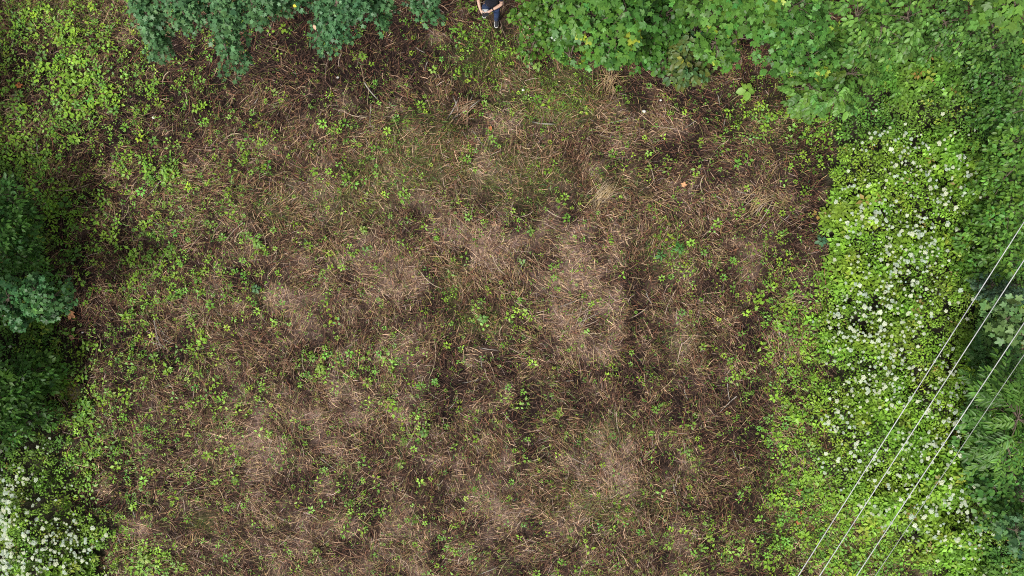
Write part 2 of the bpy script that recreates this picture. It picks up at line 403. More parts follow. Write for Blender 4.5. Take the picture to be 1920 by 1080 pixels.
n = 42000
sx, sy = rand_ground(n); kp = ~feet(sx, sy) & (rng.random(n) < 0.60 * np.minimum(green_density(sx, sy), .30 + .55 * green_density(sx, sy))); sx, sy = sx[kp], sy[kp]; n = len(sx)
u_, v_ = UV(sx, sy)
dens = np.clip(blobs(u_, v_, GREEN), 0, 1.2)
size = np.clip(rng.lognormal(-2.84, 0.36, n) * (0.9 + 0.40 * dens), 0.025, 0.115 + .03 * np.minimum(dens, 1))
scol = vary(SPROUT, n, .2, .16)
bl = rng.random(n) < 0.18; scol[bl] = vary(SPROUT_B, bl.sum(), .2, .1)
zz = ground_z(sx, sy) + rng.uniform(0.05, 0.17, n)
inframe = (u_ > 14) & (u_ < 1906) & (v_ > 14) & (v_ < 1066)
order = np.argsort(-(size * inframe)); big = order[:300]; rest = order[300:]
SPK = [T_sprig(k, .24 + .04 * (i % 3), 1.0 + .4 * (i % 2), i) for i, k in enumerate((3, 3, 5, 4, 6, 3, 5, 7))]
parts = []
kind = rng.integers(0, len(SPK), n)
for i, (tv, tf) in enumerate(SPK):
    q = rest[kind[rest] == i]; m = len(q)
    parts.append(batch(tv, tf, np.stack([sx[q], sy[q], zz[q]], -1), rotm(rng.uniform(0, 6.283, m), rng.normal(0, .2, m), rng.normal(0, .2, m)), size[q], scol[q]))
# tiny seedlings, two or three leaflets a few centimetres long
m = 75000
tx, ty = rand_ground(m); _u, _v = UV(tx, ty); kp = rng.random(m) < 0.12 + 0.42 * green_density(tx, ty) + blobs(_u, _v, [(1050,190,85,38,2.2),(920,105,60,50,1.2),(1000,160,60,30,1.0)]) * sstep(.3, .6, vnoise(tx, ty, .4, 551)); kp &= (tall_mask(tx, ty) < 0.5) & ~feet(tx, ty); tx, ty = tx[kp], ty[kp]; m = len(tx)
tv, tf = SPK[0]
parts.append(batch(tv, tf, np.stack([tx, ty, ground_z(tx, ty) + rng.uniform(0.06, 0.13, m)], -1), rotm(rng.uniform(0, 6.283, m), rng.normal(0, .3, m), rng.normal(0, .3, m)),
                   rng.uniform(0.02, 0.045, m), vary(SPROUT * .9, m, .25, .2)))
V, Fc, C = merge(parts)
o = link('seedling_cover', new_mesh('seedling_cover', V, Fc, C), M_LEAF)
tag(o, 'countless small light green seedlings scattered over the straw', 'seedlings', kind='stuff')
# the 300 that show largest stand as plants of their own
var_mesh = []
for i, (tv, tf) in enumerate(SPK):
    for j in range(2):
        c = vary(SPROUT if (i + j) % 4 else SPROUT_B, 1, .12, .1)
        st_v, st_f = tube([(0, 0, 0.02), (0.03, 0.01, -0.5), (0.0, 0.0, -1.0)], [.03, .04, .05], 4)
        Vm = np.concatenate([tv, st_v]); Fm = np.concatenate([tf, st_f + len(tv)])
        me = new_mesh('sprout', Vm, Fm, np.repeat(c, len(Vm), 0)); me.materials.append(M_LEAF); var_mesh.append(me)
LANDM = [(143,733,'mossy stump'),(140,581,'large rust fallen leaf'),(41,168,'orange leaf among sprouts'),(300,628,'grey curved stem heap'),(285,100,'first hanging branch tip'),(430,135,'longest hanging branch tip'),
 (590,85,'broad drooping branch tip'),(705,50,'thin hanging branch tip'),(932,52,'shoes of the person'),(679,104,'lone sprig on dark litter'),(872,208,'dark broken stalk heap'),(920,247,'orange leaf below dark heap'),
 (1008,123,'bright rosette plant'),(1075,100,'lowest maple tip'),(1140,155,'brown fan of dry grass'),(1310,145,'drooping olive bush'),(1402,168,'bright leaves under dark maple'),(1206,211,'stone by mossy patch'),
 (1050,190,'mossy green patch'),(1138,366,'golden straw sheaf'),(1278,353,'pale orange leaf'),(1217,314,'plant above golden sheaf'),(1420,380,'tan stalk tangle'),(1258,470,'feathery fern patch'),(1542,452,'blue-green broad-leaved plant'),
 (1090,590,'grey bent stem heap'),(995,435,'plant above palest straw'),(850,530,'dark grass tuft'),(905,598,'mid-clearing green plant'),(680,430,'sprig on upper straw'),(480,455,'bright brown-border plant'),
 (478,541,'dark fern-like plant'),(545,690,'reddish dry tuft'),(592,684,'two close light green clumps'),(795,812,'lone low green plant'),(752,872,'plant below the lone one'),(270,1050,'large bottom-edge clump'),
 (590,1035,'plant at the bottom edge'),(1330,1010,'yellow-green bottom-edge plant'),(1290,848,'plant by dark track'),(1500,950,'three rust red leaves'),(1500,600,'sprout fringe by flowers'),(1430,780,'dark track by fringe'),
 (240,320,'dense sprout bank'),(180,900,'corner herb border'),(440,830,'lowest pale straw'),(1040,880,'bottom-edge pale straw'),(640,250,'litter below broad branch'),(1180,680,'brown mid-clearing track')]
def near_phrase(u, v, k=0):
    d = [math.hypot(u - a, v - b_) for a, b_, _ in LANDM]; i = int(np.argsort(d)[k]); a, b_, nm = LANDM[i]; d = d[i]
    if abs(u - a) > abs(v - b_): di = 'toward the wires' if u > a else 'away from the wires'
    else: di = 'toward the trees' if v < b_ else 'away from the trees'
    return ('close to the ' if d < 38 else 'some way from the ' if d < 85 else 'well off the ') + nm + ', ' + di
USED = set()
def unique(head, u, v, alt=None):
    best = None
    for k in range(6):
        for h_ in ([head] + ([alt] if alt else [])):
            t = h_ + ' ' + near_phrase(u, v, k)
            if len(t.replace('-', ' ').split()) > 16: t = h_ + ' ' + near_phrase(u, v, k).replace('some way from the', 'not far from').replace('close to the', 'beside').replace('well off the', 'well off')
            if len(t.replace('-', ' ').split()) > 16 and ('-leaved' in t): t = t.replace('-leaved yellow-green', '-leaved').replace('-leaved fresh green', '-leaved')
            if len(t.replace('-', ' ').split()) > 16: continue
            if t not in USED: USED.add(t); return t
            best = best or t
    return best or t
def company(i, X, Y):
    k = int((np.hypot(X - X[i], Y - Y[i]) < .28).sum()) - 1
    return 'lone' if k == 0 else 'paired' if k == 1 else 'clustered'
def size_word(val, allv, big_='large'):
    return ['small', 'middling', big_][int(np.digitize(val, np.quantile(allv, [.34, .67])))]
NLEAF = ['three', 'three', 'five', 'four', 'six', 'three', 'five', 'seven']
def tone(me):
    c = me.attributes['col'].data[0].color
    return 'yellow-green' if c[0] / c[1] > .56 else 'fresh green'
for q in big:
    vi = int(rng.integers(len(var_mesh))); o = link('sprout', var_mesh[vi], None)
    o.location = (sx[q], sy[q], zz[q]); o.rotation_euler = (rng.normal(0, .15), rng.normal(0, .15), rng.uniform(0, 6.28)); s_ = float(size[q]); o.scale = (s_, s_, s_)
    tag(o, unique(size_word(size[q], size[big]) + ' ' + company(q, sx, sy) + ' ' + NLEAF[vi // 2] + '-leaved ' + tone(var_mesh[vi]) + ' sprout', float(u_[q]), float(v_[q])), 'sprout', 'sprouts on the mown clearing')

# ------------------------------------------------------------------ grass blades
n = 130000
gx, gy = rand_ground(n); u_, v_ = UV(gx, gy)
kp = rng.random(n) < np.clip((0.09 + 0.12 * blobs(u_, v_, [(760,290,340,130,1),(1150,930,300,160,.6)]) + 0.60 * blobs(u_, v_, GRASS)) * (0.3 + 1.2 * sstep(.4, .6, fbm(gx, gy, .5, 123))), 0, 1)
kp &= tall_mask(gx, gy) < 0.5
gx, gy = gx[kp], gy[kp]; n = len(gx)
gcol = vary((.150, .215, .040), n, .3, .25)
V, Fc, C = strand_batch(np.stack([gx, gy, ground_z(gx, gy) + rng.uniform(0.04, 0.12, n)], -1), (fbm(gx, gy, .6, 133) - .5) * 12 + rng.normal(0, .6, n),
                        rng.uniform(0.05, 0.22, n), rng.uniform(0.004, 0.010, n), rng.normal(0, .35, n), rng.normal(0, .35, n), rng.uniform(0, .04, n), gcol)
o = link('grass', new_mesh('grass', V, Fc, C), M_LEAF)
tag(o, 'thin green grass blades growing through the straw', 'grass', kind='stuff')

# ------------------------------------------------------------------ tall herbs (ground elder) either side of the clearing
def herb_height(x, y):
    u, v = UV(x, y, 0.6)
    inner = np.maximum(sstep(0, 90, u - right_edge(v)), sstep(0, 80, left_edge(v) - u))
    return (0.16 + .16 * (tall_mask(x, y) > .5) + 0.40 * inner) * (0.45 + 1.1 * fbm(x, y, 0.8, 201))
def herb_points(n, fringe=0.0):
    x = np.concatenate([rng.uniform(6.6, 15.5, int(n * .62)), rng.uniform(-15.5, -8.6, n - int(n * .62))]); y = rng.uniform(-9.2, 9.2, n)
    u, v = UV(x, y, .3); dd = np.minimum(np.abs(right_edge(v) - u), np.abs(left_edge(v) - u))
    k = (tall_mask(x, y) > 0.5) | (rng.random(n) < fringe * np.exp(-dd / 32.) * (.35 + .65 * sstep(400, 560, v)) * sstep(.4, .6, vnoise(x, y, .35, 209)) * (dd < 110) * (v > 200))
    return x[k], y[k]
TL = T_leaflet(.27)
hx, hy = herb_points(45000, .75); n = len(hx)
hz0 = herb_height(hx, hy)
u_, v_ = UV(hx, hy, .6)
lay = rng.random(n) ** 0.6
hz = hz0 * (0.45 + 0.60 * lay)
nl = rng.integers(4, 8, n)
li = np.repeat(np.arange(n), nl); m = len(li)
start = np.repeat(np.cumsum(nl) - nl, nl)
kk = np.arange(m) - start
yaw = rng.uniform(0, 6.283, n)[li] + kk * 6.283 / nl[li] + rng.normal(0, .25, m)
lsz = (rng.uniform(.06, .115, n) * (.8 + .65 * sstep(.45, .7, vnoise(hx, hy, .8, 217))))[li] * rng.uniform(.8, 1.15, m)
pos = np.stack([hx[li] + .025 * np.cos(yaw), hy[li] + .025 * np.sin(yaw), hz[li] + rng.normal(0, .02, m)], -1)
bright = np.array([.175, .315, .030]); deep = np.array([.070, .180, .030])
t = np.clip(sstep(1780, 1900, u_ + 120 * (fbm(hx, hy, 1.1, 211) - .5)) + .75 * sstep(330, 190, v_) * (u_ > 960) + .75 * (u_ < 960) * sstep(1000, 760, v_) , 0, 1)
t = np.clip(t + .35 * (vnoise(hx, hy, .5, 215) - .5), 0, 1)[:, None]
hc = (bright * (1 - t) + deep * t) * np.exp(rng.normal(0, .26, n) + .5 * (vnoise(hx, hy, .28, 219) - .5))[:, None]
old = rng.random(n) < .012; hc[old] = np.array([.26, .20, .05]); tip = rng.random(n) < .06; hc[tip] = np.array([.27, .37, .05])
hc = hc * np.stack([1 + .40 * (vnoise(hx, hy, .35, 221) - .5), np.ones(n), np.ones(n)], -1)
hc = hc[li] * np.exp(rng.normal(0, .10, m))[:, None]
V, Fc, C = batch(TL[0], TL[1], pos, rotm(yaw, rng.normal(.12, .28, m), rng.normal(0, .3, m)), lsz, hc)
o = link('ground_elder_leaves', new_mesh('ground_elder_leaves', V, Fc, C), M_LEAF)
tag(o, 'dense knee-high green herb leaves beside the mown clearing', 'undergrowth', kind='stuff')

# flower heads: small domes of blossoms on a ring of rays
def T_umbel(seed):
    r = np.random.default_rng(seed); V, F = [], []
    npt = 16
    for i in range(npt):
        a = i * 2.4; rad = math.sqrt((i + .5) / npt) * .42
        c = np.array([rad * math.cos(a), rad * math.sin(a), .10 * (1 - (rad / .42) ** 2) + r.normal(0, .015)]) + np.array([r.normal(0, .02), r.normal(0, .02), 0])
        b0 = len(V); s = .135 * r.uniform(.8, 1.15)
        V.append(c + [0, 0, .05])
        for k in range(5):
            t = a + k * 1.2566; V.append(c + np.array([s * math.cos(t), s * math.sin(t), 0]))
        for k in range(5): F.append([b0, b0 + 1 + k, b0 + 1 + (k + 1) % 5])
    return np.array(V), np.array(F)
UMB = [T_umbel(i) for i in range(4)]
def flower_density(x, y):
    u, v = UV(x, y, .75)
    R = (0.42 * np.exp(-((u - 1690 - .00 * v) / 100) ** 2) * sstep(210, 300, v) + blobs(u, v, [(1700,260,70,60,.3),(1790,330,40,50,.8),(1640,430,70,90,.8),(1740,420,70,60,.5),(1650,570,70,60,.6),(1600,620,60,60,.7),
        (1620,650,90,60,.6),(1580,760,50,60,.6),(1600,880,60,50,1.0),(1770,720,50,60,.4),(1790,800,50,50,.6),(1810,930,60,40,1.2),(1830,970,50,50,1.0),(1740,890,60,50,.5),(1850,1040,50,50,.4),(1700,1010,40,50,.3)])) * (u < 1900) * (v > 60)
    Lf = blobs(u, v, [(0,880,60,50,.9),(40,990,80,50,2.6),(60,1050,90,40,2.6),(20,930,60,40,1.2),(100,1040,60,40,.6),(20,670,50,30,.25),(150,1010,50,40,.3),(60,820,60,40,.2)]) * (u < 300)
    cl = sstep(.38, .66, fbm(x, y, .55, 301))
    return (R + Lf) * (.45 + .7 * cl) * (tall_mask(x, y) > .5)
fx, fy = herb_points(46000)
kp = rng.random(len(fx)) < 0.40 * flower_density(fx, fy); fx, fy = fx[kp], fy[kp]; n = len(fx)
fz = herb_height(fx, fy) * 1.08 + rng.uniform(0.03, 0.14, n)
fs = np.clip(rng.lognormal(-2.66, .28, n), .04, .13)
u_, v_ = UV(fx, fy, fz)
inframe = (u_ > 4) & (u_ < 1916) & (v_ > 4) & (v_ < 1076)
order = np.argsort(-(fs * inframe)); big = order[:300]; rest = order[300:]
parts = []
knd = rng.integers(0, 4, n)
for i in range(4):
    q = rest[knd[rest] == i]; m = len(q)
    if m: parts.append(batch(UMB[i][0], UMB[i][1], np.stack([fx[q], fy[q], fz[q]], -1), rotm(rng.uniform(0, 6.28, m), rng.normal(0, .2, m), rng.normal(0, .2, m)), fs[q], vary((.42, .48, .36), m, .1, .05)))
if parts:
    V, Fc, C = merge(parts)
    o = link('blossom_cover', new_mesh('blossom_cover', V, Fc, C), M_PETAL)
    tag(o, 'smaller white blossoms scattered among the flowering herbs', 'blossom', kind='stuff')
um_mesh = []
for i in range(4):
    me = new_mesh('flower_head', UMB[i][0], UMB[i][1], np.repeat(vary((.44, .50, .38), 1, .06, .04), len(UMB[i][0]), 0)); me.materials.append(M_PETAL); um_mesh.append(me)
sv, sf = tube([(0, 0, 0), (.02, .01, .5), (0, 0, 1)], [.012, .009, .005], 4)
stem_me = new_mesh('stem', sv, sf, np.full((len(sv), 3), (.08, .13, .03))); stem_me.materials.append(M_LEAF)
for q in big:
    u, v = float(u_[q]), float(v_[q])
    FL = [(1590,210,'light strip-tip leaves'),(1720,230,'elder shrub edge'),(1860,210,'dark glossy shrub'),(1640,330,'upper strip edge'),(1810,340,'privet shrub top'),(1560,420,'blue-green broad-leaved plant'),(1800,480,'privet shrub foot'),
     (1700,400,'upper strip middle'),(1580,600,'sprout fringe'),(1700,580,'strip middle by the wires'),(1760,600,'first wire'),(1850,640,'pale maple sapling'),(1560,720,'fringe by the middle strip'),(1680,760,'first wire lower down'),(1620,860,'last pre-grass flowers'),
     (1730,740,'middle bright wire'),(1790,790,'third bright wire'),(1840,820,'feathery tree'),(1740,880,'thin dull wire'),(1840,930,'round-leaved shrub'),(1780,1010,'orange leaf on herbs'),(1850,1040,'mint green sapling'),
     (20,680,'shaded maple crown'),(20,880,'shaded corner herbs'),(40,980,'thickest blossom patch'),(60,1050,'bottom-edge blossom patch'),(150,1010,'bare corner border')]
    sz_ = ['small', 'middling', 'large'][int(np.digitize(fs[q], np.quantile(fs[big], [.4, .8])))]
    _k = LANDM; LANDM = FL; lb = unique(sz_ + ' ' + company(q, fx, fy) + ' white umbel flower', u, v); LANDM = _k; gp = 'white umbel flowers'
    z0 = float(ground_z(fx[q:q + 1], fy[q:q + 1])[0])
    e = empty('flowering_herb', (fx[q], fy[q], z0), lb, 'flower', gp)
    st = link('stem', stem_me, None, e); st.scale = (1, 1, float(fz[q]) - z0)
    h = link('flower_head', um_mesh[int(knd[q])], None, e); h.location = (0, 0, float(fz[q]) - z0); s_ = float(fs[q]); h.scale = (s_, s_, s_)
    h.rotation_euler = (rng.normal(0, .2), rng.normal(0, .2), rng.uniform(0, 6.28))

# ------------------------------------------------------------------ trees and shrubs
LEAFT = {'maple': T_maple(.60), 'small_maple': T_maple(.52, False), 'oval': T_oval(.30, .18), 'round': T_oval(.44, .15), 'lance': T_oval(.16, .22), 'leaflet': T_leaflet(.28)}

def spray_leaves(cpos, cdir, per, leaf_len, flat, jitter, droop):
    """leaves round twig ends. cpos (n,3), cdir yaw (n)"""
    n = len(cpos)
    li = np.repeat(np.arange(n), per); m = len(li)
    kk = np.tile(np.arange(per), n)
    yaw = cdir[li] + (kk - (per - 1) / 2) * (2.6 / max(per - 1, 1)) * rng.choice([1, 1.6], n)[li] + rng.normal(0, .3, m)
    r = rng.uniform(.15, .8, m) * leaf_len
    pos = cpos[li] + np.stack([r * np.cos(yaw), r * np.sin(yaw), rng.normal(0, jitter, m)], -1)
    R = rotm(yaw, rng.normal(droop, .38, m), rng.normal(0, .38, m))
    return pos, R, leaf_len * rng.uniform(.75, 1.15, m) * rng.uniform(.65, 1.2, n)[li], li

def twig_leaves(cpos, cdir, per, leaf_len, droop):
    """pinnate shoots: leaves in pairs along a twig"""
    n = len(cpos); li = np.repeat(np.arange(n), per); m = len(li)
    kk = np.tile(np.arange(per), n)
    side = np.where(kk % 2 == 0, 1, -1); t = (kk // 2) * leaf_len * .42
    d = cdir[li]
    pos = cpos[li] + np.stack([t * np.cos(d), t * np.sin(d), -t * .12 + rng.normal(0, .01, m)], -1)
    yaw = d + side * rng.normal(.85, .12, m) * np.where(kk >= per - 2, .35, 1)
    return pos, rotm(yaw, rng.normal(droop, .15, m), rng.normal(0, .2, m) + side * .15), leaf_len * rng.uniform(.75, 1.1, m), li

def plant(name, label, cat, base_px, lobes, leaf, leaf_len, colr, n_sprays, per=7, mode='spray', n_parts=0, group=None, droop=.25, trunk_r=.05, yel=.10, young=0.0, base_xy=None, depth=.5):
    """lobes: (u, v, z_top, ru, rv) ellipses in photograph pixels at their height"""
    bx, by = base_xy if base_xy else P(base_px[0], base_px[1], 0)
    bx, by = float(bx), float(by); bz = float(ground_z(np.array([bx]), np.array([by]))[0]) if abs(bx) < 15 and abs(by) < 9 else 0.0
    e = empty(name, (bx, by, bz), label, cat, group)
    B = np.array([bx, by, bz])
    areas = np.array([l[3] * l[4] for l in lobes], float); areas /= areas.sum()
    cp, cd, top = [], [], max(l[2] for l in lobes)
    tv_, tf_ = [], []
    fork = B + np.array([0, 0, max(.25, .45 * top)])
    tp = [B - [0, 0, .05], B + (fork - B) * .5 + rng.normal(0, .03, 3) * trunk_r * 10, fork]
    v, f = tube(tp, [trunk_r * 1.35, trunk_r, trunk_r * .8], 8)
    link('trunk', new_mesh('trunk', v - B, f), M_BARK, e, True)
    for (lu, lv, lz, ru, rv), a in zip(lobes, areas):
        m = max(6, int(n_sprays * a))
        s = (CAM_Z - lz) / F_PX
        x0, y0 = P(lu, lv, lz); rx, ry = ru * s, rv * s
        th = rng.uniform(0, 6.283, m); rr = np.sqrt(rng.random(m)) * (1 + .13 * np.sin(th * 3 + lu) + .09 * np.sin(th * 5 + lv))
        x = x0 + rr * rx * np.cos(th); y = y0 + rr * ry * np.sin(th)
        dome = np.sqrt(np.clip(1 - (rr / 1.15) ** 2, 0.02, 1))
        hgt = min(depth * 2 * min(rx, ry) + .15, .75 * lz)
        lump = vnoise(x, y, .42, 400)
        z = lz - hgt * (1 - dome) - hgt * .75 * rng.random(m) ** 1.5 + .40 * (lump - .5)
        cp.append(np.stack([x, y, np.maximum(z, .12)], -1)); cd.append(th + rng.normal(0, .6, m))
        c = np.array([x0, y0, lz - hgt * .55])
        mid = (fork + c) / 2 + np.array([0, 0, .08])
        v, f = tube([fork - [0, 0, .02], mid, c], [trunk_r * .6, trunk_r * .42, trunk_r * .2], 6)
        br = link('branch', new_mesh('branch', v - B, f), M_BARK, e, True)
        # twigs reaching some of the sprays, joined to the branch
        sel = rng.choice(m, min(m, 14), replace=False); tw = []
        for q in sel:
            v, f = tube([c, (c + cp[-1][q]) / 2 + [0, 0, .02], cp[-1][q] - [0, 0, .01]], [trunk_r * .2, trunk_r * .14, trunk_r * .07], 4); tw.append((v, f, np.zeros((len(v), 3))))
        v, f, _ = merge(tw); tg = link('twig', new_mesh('twig', v - B, f), M_BARK, br); tag(tg, kind='stuff')
    cp = np.concatenate(cp); cd = np.concatenate(cd)
    if mode == 'spray': pos, R, sc, li = spray_leaves(cp, cd, per, leaf_len, 0, leaf_len * .3, droop)
    else: pos, R, sc, li = twig_leaves(cp, cd, per, leaf_len, droop)
    ns = len(cp)
    scol = vary(np.array(colr) * np.array([.74, .80, .72]), ns, .26, yel)
    yg = rng.random(ns) < young
    scol[yg] = vary((.24, .33, .035), yg.sum(), .1, .1)
    C = scol[li] * np.exp(rng.normal(0, .10, len(li)))[:, None]
    T, F = LEAFT[leaf]
    lead = np.zeros(len(pos), bool)
    if n_parts:
        u, v = UV(pos[:, 0], pos[:, 1], pos[:, 2])
        ok = (u > 0) & (u < 1920) & (v > 0) & (v < 1080)
        # exposed: highest leaf in its little column
        cell = (np.floor(u / 9).astype(int) * 1000 + np.floor(v / 9).astype(int))
        o_ = np.lexsort((-pos[:, 2], cell)); first = np.ones(len(o_), bool); first[1:] = cell[o_][1:] != cell[o_][:-1]
        topm = np.zeros(len(pos), bool); topm[o_[first]] = True
        score = np.where(ok & topm, sc / (CAM_Z - pos[:, 2]), 0)
        pick = np.argsort(-score)[:n_parts]; pick = pick[score[pick] > 0]; lead[pick] = True
        vm = []
        for j in range(6):
            c = C[pick[int(len(pick) * (j + .5) / 6)]] if len(pick) else C[0]
            me = new_mesh('leaf', T, F, np.repeat(c[None], len(T), 0)); me.materials.append(M_LEAF); vm.append(me)
        cs = np.array([me.attributes['col'].data[0].color[:3] for me in vm])
        for q in pick:
            me = vm[int(np.argmin(((cs - C[q]) ** 2).sum(1)))]
            o = bpy.data.objects.new('leaf', me); COL.objects.link(o); o.parent = e
            M = Matrix([[*(R[q, i] * sc[q]), pos[q, i] - B[i]] for i in range(3)] + [[0, 0, 0, 1]])
            o.matrix_local = M
    k_ = ~lead
    V, Fc, C2 = batch(T, F, pos[k_] - B, R[k_], sc[k_], C[k_])
    fo = link('foliage', new_mesh('foliage', V, Fc, C2), M_LEAF, e); tag(fo, kind='stuff')
    return e

BLUEG = (.095, .215, .082); MIDG = (.075, .175, .045); YELG = (.135, .245, .035); DEEP = (.045, .115, .030); OLIVE = (.115, .165, .045)

def arms(px):
    """a hanging limb as a run of small lobes: (u, v, z, half width) stations"""
    L = []
    for (a, b) in zip(px[:-1], px[1:]):
        d = math.hypot(a[0] - b[0], a[1] - b[1]); k = max(1, int(d / 16))
        for i in range(k):
            t = (i + .5) / k; L.append(tuple(a[j] + (b[j] - a[j]) * t for j in range(3)) + ((a[3] + (b[3] - a[3]) * t),) * 2)
    return L

def limb_tree(name, label, base_xy, limbs, leaf_len, colr, dens, group, crown):
    bx, by = base_xy
    e = empty(name, (bx, by, 0), label, 'tree', group); B = np.array([bx, by, 0.])
    top = np.array([bx, by, 5.2])
    v, f = tube([B, B + [.05, .03, 2.0], top - [0, 0, .6]], [.17, .13, .09], 10); link('trunk', new_mesh('trunk', v - B, f), M_BARK, e, True)
    T, F = LEAFT['small_maple']
    def leaves(stations, dens):
        cps, cds = [], []
        for (u, v, z, rw, _) in stations:
            s = (CAM_Z - z) / F_PX; x0, y0 = P(u, v, z); r = rw * s
            m = max(3, int(dens * (rw / 20) ** 1.2))
            th = rng.uniform(0, 6.283, m); rr = np.sqrt(rng.random(m)) * (1 + .25 * np.sin(th * 3 + u))
            cps.append(np.stack([x0 + rr * r * np.cos(th), y0 + rr * r * np.sin(th), z - .5 * r * rr ** 2 - rng.random(m) ** 2 * .45], -1)); cds.append(th * .6 + rng.uniform(-2.2, -.9, m) * .4 + 0)
        cp = np.concatenate(cps); cd = np.concatenate(cds)
        pos, R, sc, li = spray_leaves(cp, cd, 6, leaf_len, 0, .03, .3)
        C = vary(np.array(colr) * .86, len(cp), .16, .06)[li] * np.exp(rng.normal(0, .1, len(li)))[:, None]
        return batch(T, F, pos - B, R, sc, C)
    for lm_ in limbs:
        st = arms(lm_)
        pts = [np.array([*P(q[0], q[1], q[2] - .12), q[2] - .12]) for q in lm_]
        v, f = tube([top - [0, 0, .9]] + pts, np.linspace(.06, .008, len(pts) + 1), 6)
        br = link('branch', new_mesh('branch', v - B, f), M_BARK, e, True)
        V, Fc, C = leaves(st, dens)
        fo = link('foliage', new_mesh('foliage', V, Fc, C), M_LEAF, br); tag(fo, kind='stuff')
    # the crown over the trunk, beyond the top of the picture
    m = 420
    th = rng.uniform(0, 6.283, m); ph = np.arccos(rng.uniform(-.3, 1, m)); rr = rng.uniform(.7, 1.05, m)
    cp = top + np.stack([crown * rr * np.sin(ph) * np.cos(th), crown * .8 * rr * np.sin(ph) * np.sin(th), 1.4 * rr * np.cos(ph)], -1)
    u, v = UV(cp[:, 0], cp[:, 1], cp[:, 2]); ok = v < -25; cp = cp[ok]; th = th[ok]
    pos, R, sc, li = spray_leaves(cp, th, 7, leaf_len * 1.2, 0, .05, .3)
    V, Fc, C = batch(T, F, pos - B, R, sc, vary(colr, len(pos), .16, .06))
    fo = link('crown', new_mesh('crown', V, Fc, C), M_LEAF, e); tag(fo, kind='stuff')
    return e

limb_tree('field_maple', 'blue-green tree whose long finger-like branches reach farthest over the clearing', (-7.3, 9.2), [
    [(225,-45,4.6,34),(262,5,4.4,28),(288,50,4.1,24),(286,104,3.7,18)], [(288,50,4.0,14),(262,46,3.8,12)],
    [(300,-50,4.9,40),(335,5,4.7,34),(355,48,4.3,20)], [(400,-45,4.8,36),(412,10,4.6,32),(418,65,4.2,24),(425,100,3.9,22),(432,130,3.7,20)],
    [(470,-40,4.9,34),(472,0,4.7,24),(474,40,4.3,14)], [(515,-40,4.6,32),(512,14,4.2,20)]], .112, BLUEG, 13, 'blue-green trees along the clearing edge', 1.7)
limb_tree('field_maple', 'blue-green tree with one broad drooping branch beside a pale fallen leaf', (-4.3, 9.6), [
    [(640,-45,4.7,52),(632,5,4.5,50),(616,40,4.2,38),(590,78,3.9,20)], [(560,-45,4.4,24),(555,5,4.1,16)], [(668,-40,4.6,40),(668,8,4.4,24)]], .105, (.080,.200,.078), 13, 'blue-green trees along the clearing edge', 1.5)
limb_tree('field_maple', 'blue-green tree with two thin hanging branches nearest the standing person', (-2.0, 9.7), [
    [(716,-45,4.3,26),(712,5,4.1,18),(705,45,3.8,14)], [(770,-45,4.3,26),(790,2,4.1,20),(808,24,3.9,16),(812,40,3.7,13)]], .105, (.078,.200,.072), 14, 'blue-green trees along the clearing edge', 1.3)

plant('hazel_shrub', 'low light green round-leaved shrub next to the standing person', 'shrub', (1015, 20), [(1010,25,1.5,44,36),(1050,55,1.5,36,40),(1000,-20,1.6,36,26),(1000,80,.9,28,22),(1045,-10,1.9,46,34)], 'round', .105, (.10,.215,.032), 250, 6, n_parts=120)
plant('maple_tree', 'broad-lobed maple with a pale yellow young shoot at its lower tip', 'tree', (1130, -60), [(1110,20,3.6,50,40),(1160,55,3.4,50,48),(1140,90,2.9,34,24),(1075,30,3.2,30,26),(1180,10,3.8,50,40),(1070,100,2.3,24,16),(1130,-40,4.0,90,50)], 'maple', .170, (.100,.235,.042), 210, 6, n_parts=200, droop=.35, trunk_r=.08, young=.05)
plant('hazel_shrub', 'tall mid green rounded shrub between maple and olive-leaved bush', 'shrub', (1235, 20), [(1235,40,2.3,46,46),(1255,15,2.6,50,36),(1212,92,1.8,30,34),(1255,108,1.7,32,24),(1230,-30,2.8,70,40)], 'round', .12, (.072,.180,.028), 300, 6, n_parts=120)
plant('walnut_bush', 'olive green bush with drooping leaves and a yellowish middle', 'bush', (1290, 60), [(1295,100,2.0,34,46),(1310,60,2.2,30,40),(1280,128,1.5,22,18),(1312,130,1.4,18,18)], 'oval', .15, (.125,.175,.05), 150, 8, n_parts=120, droop=.45, yel=.25)
plant('maple_tree', 'large pale-leaved maple at the top frame edge between two darker shrubs', 'tree', (1430, -80), [(1400,10,3.9,50,26),(1440,-10,4.1,50,36),(1340,20,3.4,40,34),(1350,70,2.8,36,40),(1390,60,2.9,40,40),(1380,-40,4.2,80,40)], 'maple', .155, (.120,.255,.042), 220, 6, n_parts=160, droop=.25, trunk_r=.08, young=.06)
plant('maple_tree', 'dark blue-green maple overhanging the dark litter at the strip corner', 'tree', (1500, 10), [(1480,60,3.0,44,50),(1520,40,3.2,50,40),(1492,104,2.4,32,30),(1530,98,2.6,46,36),(1500,0,3.4,60,36)], 'maple', .14, (.090,.215,.040), 250, 6, n_parts=160, droop=.3, trunk_r=.07, young=.03)
plant('ash_sapling', 'yellow-green sapling with hanging feather leaves over the strip corner', 'sapling', (1560, 120), [(1530,160,2.1,46,26),(1580,165,2.1,44,34),(1545,190,1.8,34,18),(1610,130,2.2,40,36)], 'oval', .125, (.130,.260,.050), 130, 10, 'twig', n_parts=120, droop=.35)
plant('elder_shrub', 'tall mid green shrub with elongated leaves at the top frame edge', 'shrub', (1650, 10), [(1620,20,3.0,46,40),(1670,40,2.9,52,40),(1640,80,2.5,50,30),(1720,20,3.1,50,44),(1650,-30,3.2,90,40),(1705,70,2.6,40,26)], 'oval', .13, (.125,.255,.050), 270, 7, n_parts=160, droop=.25)
